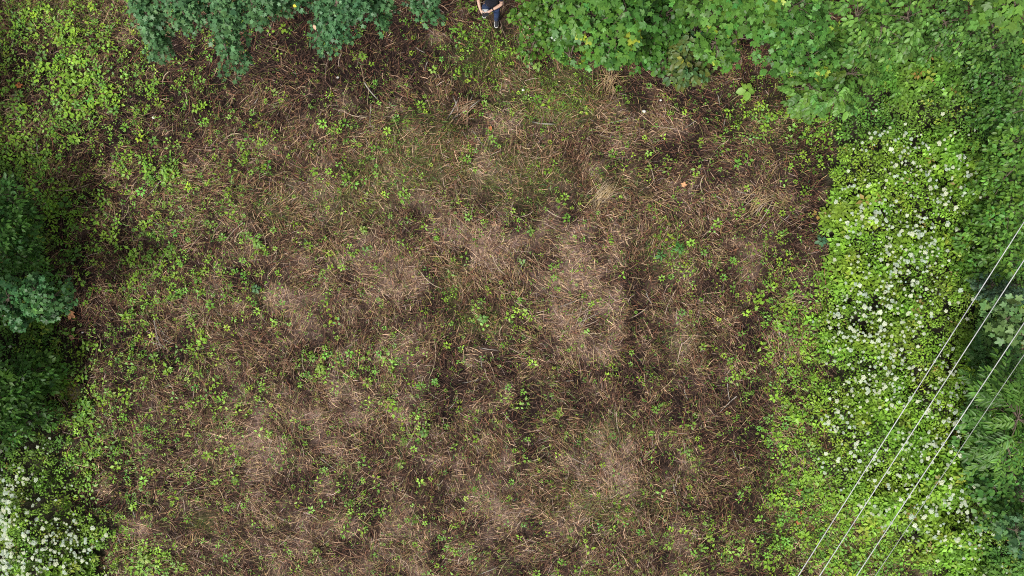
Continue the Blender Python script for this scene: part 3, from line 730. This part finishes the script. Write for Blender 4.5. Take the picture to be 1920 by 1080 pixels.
plant('dogwood_shrub', 'dark bluish small-leaved shrub below the bright corner maple', 'shrub', (1800, 60), [(1790,30,2.1,44,40),(1830,60,2.0,50,36),(1780,75,1.8,40,24),(1880,80,2.0,50,40),(1800,-20,2.3,60,40)], 'oval', .105, (.100,.215,.044), 320, 7, n_parts=120)
plant('maple_tree', 'bright yellow-green maple filling the top corner of the view', 'tree', (1930, -40), [(1895,8,4.3,36,20),(1855,14,4.0,18,11),(1920,0,4.5,34,28),(1880,-40,4.6,60,34)], 'maple', .19, (.135,.26,.045), 60, 6, n_parts=120, droop=.2, trunk_r=.07, young=.08)
plant('ivy_shrub', 'dark glossy shrub behind the flowering strip under the corner maple', 'shrub', (1880, 170), [(1895,140,1.7,40,40),(1880,190,1.5,30,36),(1908,210,1.7,34,40),(1850,125,1.4,28,24)], 'oval', .10, (.085,.195,.036), 280, 6, n_parts=80)
plant('privet_shrub', 'large dark oval-leaved shrub where the wires leave the view', 'shrub', (1890, 380), [(1882,440,1.7,46,56),(1912,400,1.9,46,60),(1905,330,1.8,44,54),(1868,370,1.3,24,36),(1905,490,1.7,38,44),(1850,495,1.3,24,24),(1915,262,1.9,36,36)], 'oval', .115, (.120,.240,.036), 480, 8, n_parts=160, droop=.1)
plant('hawthorn_shrub', 'small grey-blue shrub between the first two wires', 'shrub', (1880, 535), [(1880,535,1.5,34,24),(1905,555,1.6,30,24),(1855,530,1.2,20,16)], 'small_maple', .085, (.10,.175,.10), 160, 6, n_parts=40)
plant('maple_sapling', 'pale large-leaved maple sapling beside the third wire', 'sapling', (1905, 610), [(1900,600,3.0,26,22),(1918,625,3.0,24,20),(1895,580,2.8,16,10)], 'maple', .19, (.155,.255,.085), 34, 5, n_parts=60, droop=.1)
plant('currant_shrub', 'dark blue-green lobed shrub just under the pale maple sapling', 'shrub', (1880, 650), [(1875,640,1.6,34,28),(1900,680,1.6,34,34),(1860,690,1.2,26,24),(1845,650,1.1,20,24)], 'small_maple', .125, (.08,.180,.045), 210, 6, n_parts=80)
plant('ash_tree', 'yellow-green tree with feathery shoots reaching over the fourth wire side', 'tree', (1950, 800), [(1890,770,3.3,34,34),(1900,830,3.4,34,40),(1880,860,3.0,26,24),(1910,720,3.2,30,30),(1930,790,3.6,40,60),(1870,730,2.7,20,16)], 'lance', .17, (.095,.205,.034), 140, 12, 'twig', n_parts=200, droop=.15, trunk_r=.08)
plant('currant_shrub', 'round-leaved dark shrub below the feathery tree by the thick white blossoms', 'shrub', (1890, 930), [(1880,920,1.5,40,34),(1900,970,1.6,34,40),(1860,885,1.2,24,20),(1845,780,1.2,22,40),(1850,840,1.3,24,30)], 'round', .115, (.095,.215,.042), 320, 6, n_parts=120)
plant('maple_sapling', 'small mint green maple sapling at the bottom of the shrub border', 'sapling', (1915, 1010), [(1915,1000,2.2,18,18),(1918,1025,2.1,16,14)], 'maple', .15, (.10,.21,.085), 24, 5, n_parts=30)
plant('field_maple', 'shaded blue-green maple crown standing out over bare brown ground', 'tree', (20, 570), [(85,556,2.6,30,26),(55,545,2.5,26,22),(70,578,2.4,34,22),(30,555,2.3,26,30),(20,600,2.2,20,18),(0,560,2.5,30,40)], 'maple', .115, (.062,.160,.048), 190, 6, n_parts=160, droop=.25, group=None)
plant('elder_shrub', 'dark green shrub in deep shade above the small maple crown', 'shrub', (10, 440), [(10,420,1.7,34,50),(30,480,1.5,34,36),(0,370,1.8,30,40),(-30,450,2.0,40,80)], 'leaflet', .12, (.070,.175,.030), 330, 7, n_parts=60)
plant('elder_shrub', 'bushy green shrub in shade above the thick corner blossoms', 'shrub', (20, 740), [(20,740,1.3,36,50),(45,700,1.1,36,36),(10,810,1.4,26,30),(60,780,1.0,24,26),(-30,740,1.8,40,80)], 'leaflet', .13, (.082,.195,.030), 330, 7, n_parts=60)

# tall trees just beyond the picture, whose crowns shade that edge
def tall_tree(label, x, y, h, r, colr):
    e = empty('tall_tree', (x, y, 0), label, 'tree', 'tall trees beyond the clearing'); B = np.array([x, y, 0.])
    v, f = tube([(0, 0, 0), (.1, 0, h * .35), (0, .1, h * .8)], [.26, .2, .08], 10); link('trunk', new_mesh('trunk', v, f), M_BARK, e, True)
    m = 900
    d = rng.normal(0, 1, (m, 3)); d /= np.linalg.norm(d, axis=1)[:, None]; rr = rng.uniform(.55, 1.05, m)[:, None]
    cp = d * rr * np.array([r, r, h * .36]) + np.array([0, 0, h * .62])
    u, v = UV(cp[:, 0] + x, cp[:, 1] + y, cp[:, 2]); ok = (u < -45) | (v < -45); cp = cp[ok]
    pos, R, sc, li = spray_leaves(cp, np.arctan2(cp[:, 1], cp[:, 0]), 8, .26, 0, .12, .3)
    T, F = T_maple(.5, False)
    V, Fc, C = batch(T, F, pos, R, sc, vary(colr, len(pos), .2, .1)); c = link('crown', new_mesh('crown', V, Fc, C), M_LEAF, e); tag(c, kind='stuff')
tall_tree('tall dark tree shading the edge opposite the wires, upper of the two', -14.9, -1.6, 7.2, 2.4, (.05, .13, .04))
tall_tree('slender unseen tree added to dim the edge opposite the wires, nearest the tree line', -15.9, 2.9, 6.4, 1.7, (.05, .13, .04))  # added out of view so that its crown dims the upper corner
tall_tree('tall dark tree shading the edge opposite the wires, lower of the two', -15.0, -4.3, 6.5, 2.0, (.05, .13, .04))

# ------------------------------------------------------------------ overhead wires
WZ = 7.0
for (p, q, r, mt, lb) in [((1497,1078),(1920,415),.0066,M_WIRE,'bright white overhead wire passing nearest the brown clearing'),
                          ((1537,1078),(1920,487),.0066,M_WIRE,'bright white overhead wire, middle one of the three bright wires'),
                          ((1605,1080),(1920,605),.0066,M_WIRE,'bright white overhead wire next to the thin dull one'),
                          ((1640,1080),(1920,665),.0050,M_WIRE2,'thin dull grey overhead wire, faintest of the four')]:
    a = np.array([*P(*p, WZ), WZ]); c = np.array([*P(*q, WZ), WZ]); dd = (c - a) / np.linalg.norm(c - a)
    t = np.linspace(-22, 28, 41); pts = a[None] + dd[None] * t[:, None]; pts[:, 2] += .0009 * ((t - 3) ** 2)
    v, f = tube(pts - pts[20], np.full(len(t), r), 8)
    o = link('overhead_wire', new_mesh('overhead_wire', v, f), mt, smooth=True); o.location = pts[20]
    tag(o, lb, 'wire', 'overhead wires')

# ------------------------------------------------------------------ single things lying on the clearing
def gpt(u, v, dz=0.0):
    x, y = P(u, v, 0); x, y = float(x), float(y)
    return np.array([x, y, float(ground_z(np.array([x]), np.array([y]))[0]) + dz])

def stalk_mesh(L, r, bend, colr, sides=5):
    t = np.linspace(-.5, .5, 5)
    v, f = tube(np.stack([t * L, bend * L * (.25 - t * t), .015 * np.sin(t * 5)], -1), np.linspace(r, r * .55, 5), sides)
    me = new_mesh('stalk', v, f, np.full((len(v), 3), colr)); me.materials.append(M_STRAW); return me
SM = [stalk_mesh(1.0, .0085 + .003 * (i % 3), b_, c_) for i, (b_, c_) in enumerate([(.0,(.36,.275,.16)),(.15,(.33,.24,.12)),(-.12,(.30,.235,.18)),(.3,(.38,.30,.20)),(.05,(.25,.18,.11)),(-.25,(.34,.27,.19)),(.1,(.22,.125,.075)),(-.05,(.27,.25,.22))])]
STN = ['tan', 'golden', 'pinkish', 'bent pale', 'brown', 'bent tan', 'reddish', 'grey']
cnt_ = 0
while cnt_ < 300:
    u, v = rng.uniform(60, 1540), rng.uniform(90, 1070)
    p = gpt(u, v, rng.uniform(.07, .12))
    if tall_mask(p[:1], p[1:2])[0] > .3 or (v < 180 and u > 950): continue
    pale = rng.random() < .3 + float(light_map(p[:1], p[1:2])[0]) * .7
    o = link('dry_stalk', SM[int(rng.integers(0, 4) if pale else rng.integers(3, 8))], None)
    o.location = p; L = float(np.clip(rng.lognormal(-.95, .35), .25, .95)); o.scale = (L, 1, 1)
    o.rotation_euler = (0, rng.normal(0, .06), (float(fbm(p[:1], p[1:2], 2.2, 91)[0]) - .5) * 9 + rng.normal(0, .7))
    yw = o.rotation_euler.z % math.pi
    ori = 'lengthwise' if abs(yw - math.pi / 2) < .4 else 'crosswise' if (yw < .4 or yw > math.pi - .4) else 'slanting'
    hd = STN[SM.index(o.data)] + ' stalk lying ' + ori; lb = unique(('long ' if L > .55 else 'short ') + hd, u, v, hd); gp = 'loose dry stalks on the litter'
    tag(o, lb, 'stalk', gp); cnt_ += 1

def bundle(name, label, cat, u, v, ang, n, L, spread, idxs, fan=.18, thick=1.0):
    p = gpt(u, v, .05); e = empty(name, p, label, cat)
    for i in range(n):
        o = link('stalk', SM[idxs[int(rng.integers(len(idxs)))]], None, e)
        t = rng.normal(0, spread); s_ = rng.normal(0, .1)
        o.location = (s_ * math.cos(ang) - t * math.sin(ang), s_ * math.sin(ang) + t * math.cos(ang), rng.uniform(.02, .12))
        o.rotation_euler = (0, rng.normal(0, .08), ang + rng.normal(0, fan)); k = L * rng.uniform(.7, 1.15); o.scale = (k, thick, thick)
bundle('straw_sheaf', 'pale golden sheaf of straw lying diagonally, brightest on the clearing', 'straw sheaf', 1132, 368, .95, 46, .72, .085, [0, 1, 3], .20)
bundle('straw_sheaf', 'brown fan of dry grass below the hazel shrubs', 'straw sheaf', 1140, 155, 1.0, 30, .8, .12, [1, 4, 6], .55)
bundle('straw_sheaf', 'tangle of tan stalks near the flowering strip, above the fern patch', 'straw sheaf', 1420, 380, .7, 24, .7, .10, [0, 1, 2], .3)
bundle('dead_stalk_pile', 'dark heap of broken woody stalks below the standing person', 'stalk pile', 872, 208, .95, 26, .75, .11, [6, 6, 4, 7], .5, 1.5)
bundle('dead_stalk_pile', 'grey heap of bent dead stems in mid clearing by a grass tuft', 'stalk pile', 1090, 590, .8, 16, .7, .16, [7, 2, 6], .5, .8)
bundle('dead_stalk_pile', 'grey curved heap of dead stems among sprouts by the shaded edge', 'stalk pile', 300, 632, -.9, 16, .75, .12, [7, 6, 2], .45, .8)
bundle('dead_stalk_pile', 'reddish tuft of dry stems lying near the pale centre', 'stalk pile', 545, 690, .6, 26, .5, .10, [6, 4], .6)
for (u, v, a, L, lb) in [(697,172,-.9,.55,'silvery bent dead twig below the thin hanging branches'),(735,35,.85,.45,'straight pale twig between the two thin hanging branches'),
                         (1020,232,-.1,.6,'thin curved grey twig lying below the mossy green patch'),(320,150,.95,.5,'straight pale twig below the first hanging branch tip'),(440,262,.25,.6,'pale forked twig lying on dark litter')]:
    o = link('dead_twig', SM[7 if 'grey' in lb or 'silver' in lb else 3], None); o.location = gpt(u, v, .11); o.rotation_euler = (0, .03, a); o.scale = (L, 1.7, 1.5); tag(o, lb, 'twig')

def leaf_thing(u, v, z, L, c, lb, T='maple', yaw=None, name='fallen_leaf'):
    tv, tf = LEAFT[T]
    me = new_mesh('leaf_blade', tv * [1, 1, 1.4], tf, np.full((len(tv), 3), c)); me.materials.append(M_STRAW if name == 'fallen_leaf' else M_LEAF)
    x, y = P(u, v, z); o = link(name, me, None); o.location = (float(x), float(y), z if z > .2 else gpt(u, v)[2] + .12)
    o.rotation_euler = (rng.normal(0, .2), rng.normal(0, .2), rng.uniform(0, 6.28) if yaw is None else yaw); o.scale = (L, L, L); tag(o, lb, 'leaf')
leaf_thing(140, 581, 0, .26, (.36,.17,.08), 'large rust brown fallen maple leaf below the shaded maple crown')
leaf_thing(139, 627, 0, .16, (.34,.19,.11), 'small rust fallen leaf below the large rust one')
leaf_thing(41, 168, 0, .17, (.38,.13,.04), 'orange fallen leaf in the dense sprout patch near the top corner')
leaf_thing(588, 46, 4.2, .10, (.45,.30,.20), 'pinkish dead leaf caught on the broad drooping branch', 'oval')
leaf_thing(556, 13, 4.4, .09, (.50,.46,.05), 'yellow dead leaf caught on a blue-green branch', 'oval')
leaf_thing(920, 247, 0, .14, (.40,.15,.06), 'orange fallen leaf below the dark heap of stalks', 'oval')
leaf_thing(1284, 147, 1.2, .12, (.55,.25,.10), 'bright orange fallen leaf under the olive bush edge', 'oval')
leaf_thing(1278, 353, 0, .15, (.45,.24,.12), 'pale orange fallen leaf on the straw near the flowering strip')
leaf_thing(1408, 252, 0, .16, (.48,.25,.08), 'amber fallen leaf on the litter below the dark maple', 'oval')
leaf_thing(1502, 924, 0, .17, (.34,.10,.04), 'rust red leaf in the green fringe, uppermost of three', 'maple')
leaf_thing(1504, 955, 0, .15, (.32,.10,.04), 'rust red leaf in the green fringe, between two others', 'maple')
leaf_thing(1495, 973, 0, .12, (.32,.10,.04), 'rust red leaf in the green fringe, lowest of three', 'maple')
leaf_thing(1780, 1020, .65, .13, (.60,.35,.12), 'orange dead leaf caught on the herbs beyond the thin wire', 'oval')
leaf_thing(1153, 104, .2, .13, (.62,.52,.42), 'pale whitish dry leaf in the gap under the maple', 'oval')
leaf_thing(1044, 77, 2.2, .19, (.42,.50,.40), 'upturned silvery leaf showing its pale underside near the maple tip', 'maple', 2.0, 'pale_leaf')
def stone(u, v, r, lb):
    V, F = [], []
    for i in range(5):
        for k in range(8):
            a = k * math.pi / 4; t = i * math.pi / 4; q = r * rng.uniform(.8, 1.1)
            V.append([q * math.sin(t) * math.cos(a), q * .8 * math.sin(t) * math.sin(a), q * .6 * math.cos(t)])
    for i in range(4):
        for k in range(8):
            a, b_ = i * 8 + k, i * 8 + (k + 1) % 8; F.append([a, a + 8, b_ + 8, b_])
    o = link('white_stone', new_mesh('white_stone', np.array(V), np.array(F)), M_STONE, smooth=True); o.location = gpt(u, v, .09); tag(o, lb, 'stone')
stone(635, 147, .038, 'tiny white stone below the broad drooping branch')
stone(292, 222, .05, 'pale stone on dark litter below the first hanging branches')
stone(1206, 211, .055, 'pale stone on bare litter beside the mossy green patch')
stone(158, 623, .03, 'tiny white stone near the shaded maple crown')
stone(1237, 190, .035, 'small pale stone below the olive bush')
stone(981, 170, .04, 'small pale stone at the edge of the mossy green patch')

# moss-grown stump with a dark hollow beside it
def stump():
    p = gpt(143, 733); e = empty('mossy_stump', p, 'low stump overgrown with yellow-green moss near the shaded edge', 'stump')
    V, F = [], []
    prof = [(0, .24), (.10, .23), (.18, .20), (.23, .13), (.245, .0)]
    for i, (z, r) in enumerate(prof):
        for k in range(18):
            a = k * 2 * math.pi / 18; q = r * (1 + .12 * math.sin(3 * a + 1) + rng.normal(0, .03)); V.append([.75 * q * math.cos(a) - .5 * q * math.sin(a) * .4, 1.0 * q * math.sin(a), z - .03])
    for i in range(len(prof) - 1):
        for k in range(18):
            a, b_ = i * 18 + k, i * 18 + (k + 1) % 18; F.append([a, b_, b_ + 18, a + 18])
    link('wood', new_mesh('wood', np.array(V), np.array(F)), M_BARK, e, True)
    m = 900; q = rng.integers(36, len(V), m); base = np.array(V)[q] + rng.normal(0, .015, (m, 3))
    mv, mf, mc = strand_batch(base + [0, 0, .012], rng.uniform(0, 6.28, m), rng.uniform(.02, .05, m), rng.uniform(.008, .014, m), rng.normal(0, .2, m), rng.normal(0, .5, m), rng.uniform(0, .01, m), vary((.15, .15, .028), m, .15, .15))
    o = link('moss', new_mesh('moss', mv, mf, mc), M_LEAF, e); tag(o, kind='stuff')
stump()

# bigger single plants that stand out
def leafy(u, v, z, L, n, c, lb, cat='plant', T='leaflet', name='leafy_plant', tiers=2):
    p = gpt(u, v); e = empty(name, p, lb, cat)
    x, y = P(u, v, z); off = np.array([float(x), float(y), z]) - p
    v_, f_ = tube([(0, 0, 0), off * [.6, .6, .5], off], [.012, .01, .006], 5); me = new_mesh('stem', v_, f_, np.full((len(v_), 3), (.09, .14, .03))); me.materials.append(M_LEAF); link('stem', me, None, e)
    tv, tf = LEAFT[T]; ms = []
    for j in range(3):
        me = new_mesh('leaf', tv, tf, np.repeat(vary(c, 1, .1, .08), len(tv), 0)); me.materials.append(M_LEAF); ms.append(me)
    for i in range(n):
        t = i % tiers; a = i * 2.4 + rng.normal(0, .2)
        o = link('leaf', ms[i % 3], None, e); k = L * (1 - .28 * t) * rng.uniform(.85, 1.1)
        o.location = off + np.array([.02 * math.cos(a), .02 * math.sin(a), -.06 + .05 * t]); o.rotation_euler = (rng.normal(0, .15), .15 - .25 * t + rng.normal(0, .12), a); o.scale = (k, k, k)
YB = (.20, .31, .045)
leafy(1008, 123, .25, .12, 14, (.21,.31,.055), 'bright yellow-green rosette plant standing alone below the person', T='oval')
leafy(679, 104, .22, .11, 11, (.16,.30,.04), 'bright green sprig standing alone on dark litter below hanging branches')
leafy(600, 692, .2, .14, 14, YB, 'leafy light green clump left of the pale centre, upper of two close plants')
leafy(585, 672, .18, .12, 11, (.15,.27,.04), 'leafy green plant touching the clump beside the reddish dry tuft')
leafy(795, 812, .2, .14, 12, (.12,.24,.04), 'leafy green plant alone in the lower middle of the clearing')
leafy(752, 872, .17, .11, 10, YB, 'light green plant standing alone below the larger green plant')
leafy(905, 598, .2, .13, 12, (.11,.25,.045), 'fresh green plant right beside the dark track in mid clearing')
leafy(680, 430, .15, .11, 10, YB, 'light green sprig alone on the upper middle straw')
leafy(1217, 314, .2, .10, 9, YB, 'small light green plant amid dry tangle above the golden sheaf')
leafy(995, 435, .17, .11, 10, (.15,.27,.05), 'light green plant above the palest straw patch')
leafy(1290, 848, .17, .12, 12, (.13,.25,.05), 'green plant beside the dark track toward the flowering strip')
leafy(270, 1050, .25, .15, 18, YB, 'large leafy light green clump at the bottom edge')
leafy(590, 1035, .17, .11, 10, YB, 'light green plant at the bottom edge, right of the leafy clump')
leafy(1330, 1010, .17, .12, 12, YB, 'yellow-green plant at the bottom edge toward the wires')
leafy(480, 455, .22, .13, 16, (.17,.30,.04), 'bright leafy plant on the brown border of the sprouting half')
leafy(1542, 452, .3, .16, 9, (.07,.17,.085), 'blue-green broad-leaved plant at the border of the flowering strip', T='oval')
leafy(1402, 168, .3, .22, 6, (.18,.33,.05), 'large bright leaf cluster under the dark maple', T='round')
leafy(478, 541, .2, .13, 14, (.06,.16,.05), 'dark green fern-like plant on the pale straw')
leafy(1275, 465, .25, .15, 16, (.06,.19,.035), 'deep green feathery plant, upper of the fern patch', T='lance')
leafy(1240, 478, .25, .15, 14, (.065,.19,.04), 'deep green feathery plant, lower of the fern patch', T='lance')
leafy(1590, 205, .8, .24, 7, (.13,.27,.04), 'broad light green leaves at the top tip of the flowering strip', T='oval')

# ------------------------------------------------------------------ person with a remote control
M_SKIN = mat_plain('skin', (.52, .33, .25), .5, 0, .08, 30)
M_SHIRT = mat_plain('navy_cotton', (.008, .010, .024), .95, 0, .3, 60)
M_JEANS = mat_plain('blue_denim', (.018, .04, .11), .85, 0, .35, 50)
M_SHOE = mat_plain('dark_canvas', (.02, .022, .028), .8, 0, .2, 40)
M_SOLE = mat_plain('white_rubber', (.72, .72, .70), .6, 0, .05, 30)
M_HAIR = mat_plain('brown_hair', (.03, .02, .014), .6, 0, .3, 90)
M_GREY = mat_plain('grey_plastic', (.33, .35, .36), .45, 0, .05, 20)
M_BLACK = mat_plain('black_glass', (.008, .008, .01), .15)
M_EYE = mat_plain('eye_white', (.7, .7, .68), .3)
M_LIP = mat_plain('lip', (.42, .19, .16), .5)

def skin_obj(name, verts, edges, radii, mat, parent, sub=2, root=0):
    me = bpy.data.meshes.new(name); me.from_pydata([tuple(map(float, q)) for q in verts], edges, []); me.update()
    o = bpy.data.objects.new(name + '_build', me); COL.objects.link(o)
    m = o.modifiers.new('s', 'SKIN'); m.use_smooth_shade = True
    lay = me.skin_vertices[0].data if me.skin_vertices else None
    if lay is None:
        bpy.context.view_layer.objects.active = o; bpy.ops.mesh.customdata_skin_add(); lay = me.skin_vertices[0].data
    for i, r in enumerate(radii):
        lay[i].radius = (r, r) if np.isscalar(r) else r
        lay[i].use_root = (i == root)
    sb = o.modifiers.new('d', 'SUBSURF'); sb.levels = sub; sb.render_levels = sub
    dg = bpy.context.evaluated_depsgraph_get()
    nm = bpy.data.meshes.new_from_object(o.evaluated_get(dg)); nm.name = name
    bpy.data.objects.remove(o)
    nm.materials.clear(); nm.materials.append(mat)
    return link(name, nm, None, parent, True)

PB = np.array([-.46, 6.62, 0.0]); PB[2] = float(ground_z(PB[:1], PB[1:2])[0]) + .03
per = empty('person', PB, 'person in dark T-shirt and blue jeans looking down at a remote control', 'person')
def chain(V, E, R, start, pts):
    prev = start
    for (p, r) in pts:
        V.append(np.array(p) - [PB[0], PB[1], 0]); R.append(r); E.append((prev, len(V) - 1)); prev = len(V) - 1
    return prev
V, E, R = [np.array([-.455, 6.62, .95]) - [PB[0], PB[1], 0]], [], [(.155, .11)]
ch = chain(V, E, R, 0, [((-.455, 6.61, 1.14), (.145, .105)), ((-.455, 6.62, 1.32), (.165, .115)), ((-.455, 6.63, 1.42), (.12, .09))])
nk = chain(V, E, R, ch, [((-.455, 6.60, 1.50), .058), ((-.455, 6.565, 1.57), .07), ((-.455, 6.55, 1.65), (.082, .098)), ((-.455, 6.56, 1.73), (.07, .085))])
chain(V, E, R, nk - 1, [((-.455, 6.445, 1.62), .018)])                    # nose
chain(V, E, R, nk - 1, [((-.545, 6.56, 1.64), .02)]); chain(V, E, R, nk - 1, [((-.365, 6.56, 1.64), .02)])   # ears
def arm(sh, el, wr, palm, side):
    a = chain(V, E, R, ch, [(sh, .062), (np.array(sh) * .5 + np.array(el) * .5, .050), (el, .042), (np.array(el) * .5 + np.array(wr) * .5, .040), (wr, .027), (palm, (.036, .02))])
    p = np.array(palm); d = p - np.array(wr); d /= np.linalg.norm(d)
    inw = np.array([side, 0, 0.])
    for i, (t, ln_) in enumerate([(-.030, .072), (-.010, .080), (.011, .075), (.031, .060)]):
        b0 = p + d * .03 + np.array([0, 0, -.012]) + np.cross(d, inw) * t
        chain(V, E, R, a, [(b0, .010), (b0 + d * ln_ * .35 + inw * ln_ * .25 + [0, 0, -.012], .0095), (b0 + d * ln_ * .42 + inw * ln_ * .7 + [0, 0, -.014], .0085), (b0 + d * ln_ * .3 + inw * ln_ * 1.0 + [0, 0, -.010], .0075)])
    th = p + inw * .03 + np.array([0, 0, .018])
    chain(V, E, R, a, [(th, .013), (th + inw * .022 + d * .022, .011), (th + inw * .034 + d * .045, .009)])
arm((-.640, 6.635, 1.41), (-.775, 6.60, 1.15), (-.735, 6.41, 1.09), (-.708, 6.35, 1.08), 1)
arm((-.270, 6.635, 1.41), (-.235, 6.49, 1.15), (-.475, 6.375, 1.09), (-.520, 6.345, 1.08), -1)
hipR = chain(V, E, R, 0, [((-.545, 6.63, .88), .085), ((-.585, 6.66, .50), .055), ((-.66, 6.83, .30), .048), ((-.672, 6.86, .09), .038), ((-.675, 6.78, .042), .024)])
hipL = chain(V, E, R, 0, [((-.365, 6.60, .88), .085), ((-.365, 6.50, .50), .055), ((-.375, 6.55, .28), .048), ((-.380, 6.58, .09), .038), ((-.383, 6.51, .042), .024)])
skin_obj('body', V, E, R, M_SKIN, per)
V, E, R = [np.array([-.455, 6.615, .90]) - [PB[0], PB[1], 0]], [], [(.180, .135)]
c1 = chain(V, E, R, 0, [((-.455, 6.60, 1.02), (.178, .135)), ((-.455, 6.60, 1.16), (.175, .132)), ((-.455, 6.615, 1.32), (.185, .135)), ((-.455, 6.63, 1.43), (.13, .10)), ((-.455, 6.62, 1.465), (.075, .072))])
for s_, sh, el in ((0, (-.645, 6.635, 1.415), (-.775, 6.60, 1.15)), (1, (-.265, 6.635, 1.415), (-.235, 6.49, 1.15))):
    sh, el = np.array(sh), np.array(el); chain(V, E, R, c1 - 1, [(sh, .078), (sh * .55 + el * .45, .070), (sh * .30 + el * .70, .066)])
skin_obj('shirt', V, E, R, M_SHIRT, per)
V, E, R = [np.array([-.455, 6.62, .97]) - [PB[0], PB[1], 0]], [], [(.165, .12)]
chain(V, E, R, 0, [((-.548, 6.63, .86), .102), ((-.588, 6.66, .50), .074), ((-.655, 6.80, .30), .066), ((-.668, 6.855, .10), .070), ((-.671, 6.835, .035), .080)])
chain(V, E, R, 0, [((-.362, 6.60, .86), .102), ((-.362, 6.495, .50), .074), ((-.372, 6.54, .28), .066), ((-.380, 6.59, .10), .070), ((-.381, 6.572, .035), .080)])
skin_obj('jeans', V, E, R, M_JEANS, per)
def shoe(hx, hy, tx, ty):
    d = np.array([tx - hx, ty - hy]); L = np.linalg.norm(d); ang = math.atan2(d[1], d[0])
    def outline(zs, grow):
        V, F = [], []
        st = [(0.0, .030), (.12, .040), (.35, .036), (.62, .046), (.82, .045), (.94, .034), (1.0, .015)]
        for z, g in zs:
            ring = [(t * L, wd + grow) for t, wd in st]
            pts = [(x * g + L * .5 * (1 - g), yv * g) for x, yv in ring] + [(x * g + L * .5 * (1 - g), -yv * g) for x, yv in ring[::-1]]
            for x, yv in pts: V.append((x, yv, z))
        m = 14
        for i in range(len(zs) - 1):
            for k in range(m): F.append([i * m + k, i * m + (k + 1) % m, (i + 1) * m + (k + 1) % m, (i + 1) * m + k])
        return np.array(V), F, m
    for nm, zs, grow, mt in (('shoe_sole', [(0, .97), (.012, 1.0), (.030, 1.0), (.034, .93)], .006, M_SOLE), ('shoe', [(.03, .95), (.055, .93), (.075, .80), (.085, .55)], 0, M_SHOE)):
        V, F, m = outline(zs, grow)
        me = bpy.data.meshes.new(nm); F = [tuple(q) for q in F] + [tuple(range(len(V) - m, len(V))), tuple(range(m - 1, -1, -1))]
        me.from_pydata([tuple(q) for q in V], [], F); me.update()
        o = link(nm, me, mt, per, True); o.location = (hx - PB[0], hy - PB[1], 0); o.rotation_euler = (0, 0, ang)
shoe(-.672, 6.90, -.680, 6.615); shoe(-.380, 6.655, -.386, 6.375)
def ball(name, c, r, mat, parent, zmin=-2):
    V, F = [], []
    for i in range(9):
        for k in range(14):
            t = i * math.pi / 8; a = k * 2 * math.pi / 14
            V.append([c[0] + r[0] * math.sin(t) * math.cos(a), c[1] + r[1] * math.sin(t) * math.sin(a), c[2] + r[2] * max(math.cos(t), zmin)])
    for i in range(8):
        for k in range(14): a, b_ = i * 14 + k, i * 14 + (k + 1) % 14; F.append([a, a + 14, b_ + 14, b_])
    return link(name, new_mesh(name, np.array(V), np.array(F)), mat, parent, True)
rel = lambda x, y, z: (x - PB[0], y - PB[1], z)
ball('hair', rel(-.455, 6.585, 1.70), (.098, .108, .095), M_HAIR, per, -.15)
for x in (-.487, -.423): ball('eye', rel(x, 6.462, 1.655), (.013, .010, .009), M_EYE, per)
ball('mouth', rel(-.455, 6.478, 1.575), (.024, .010, .007), M_LIP, per)
v, f = tube([(-.452, 6.388, 1.095), (-.432, 6.398, 1.098)], [.046, .046], 12); link('wristband', new_mesh('wristband', v - [PB[0], PB[1], 0], f), M_SHOE, per, True)

# remote control, held in both hands
def rbox(name, sx_, sy_, sz_, loc, rx, mat, parent, bev=.006):
    me = bpy.data.meshes.new(name)
    import bmesh
    bm = bmesh.new(); bmesh.ops.create_cube(bm, size=1); bmesh.ops.scale(bm, vec=(sx_, sy_, sz_), verts=bm.verts)
    bmesh.ops.bevel(bm, geom=bm.edges[:], offset=bev, segments=2, affect='EDGES'); bm.to_mesh(me); bm.free()
    o = link(name, me, mat, parent); o.location = loc; o.rotation_euler = (rx, 0, 0); return o
rc = empty('remote_control', (-.612, 6.345, 1.10), 'grey remote control with a black phone clamped on, in the person\'s hands', 'remote control')
rbox('controller_body', .145, .075, .034, (0, .020, 0), .3, M_GREY, rc, .010)
rbox('phone', .145, .074, .010, (0, -.062, .006), .25, M_BLACK, rc, .003)
rbox('phone_clamp', .03, .02, .02, (0, -.020, -.004), .25, M_GREY, rc, .003)
for x in (-.045, .045):
    v, f = tube([(x, .025, .015), (x, .025, .035)], [.004, .007], 8); link('control_stick', new_mesh('control_stick', v, f), M_BLACK, rc, True)
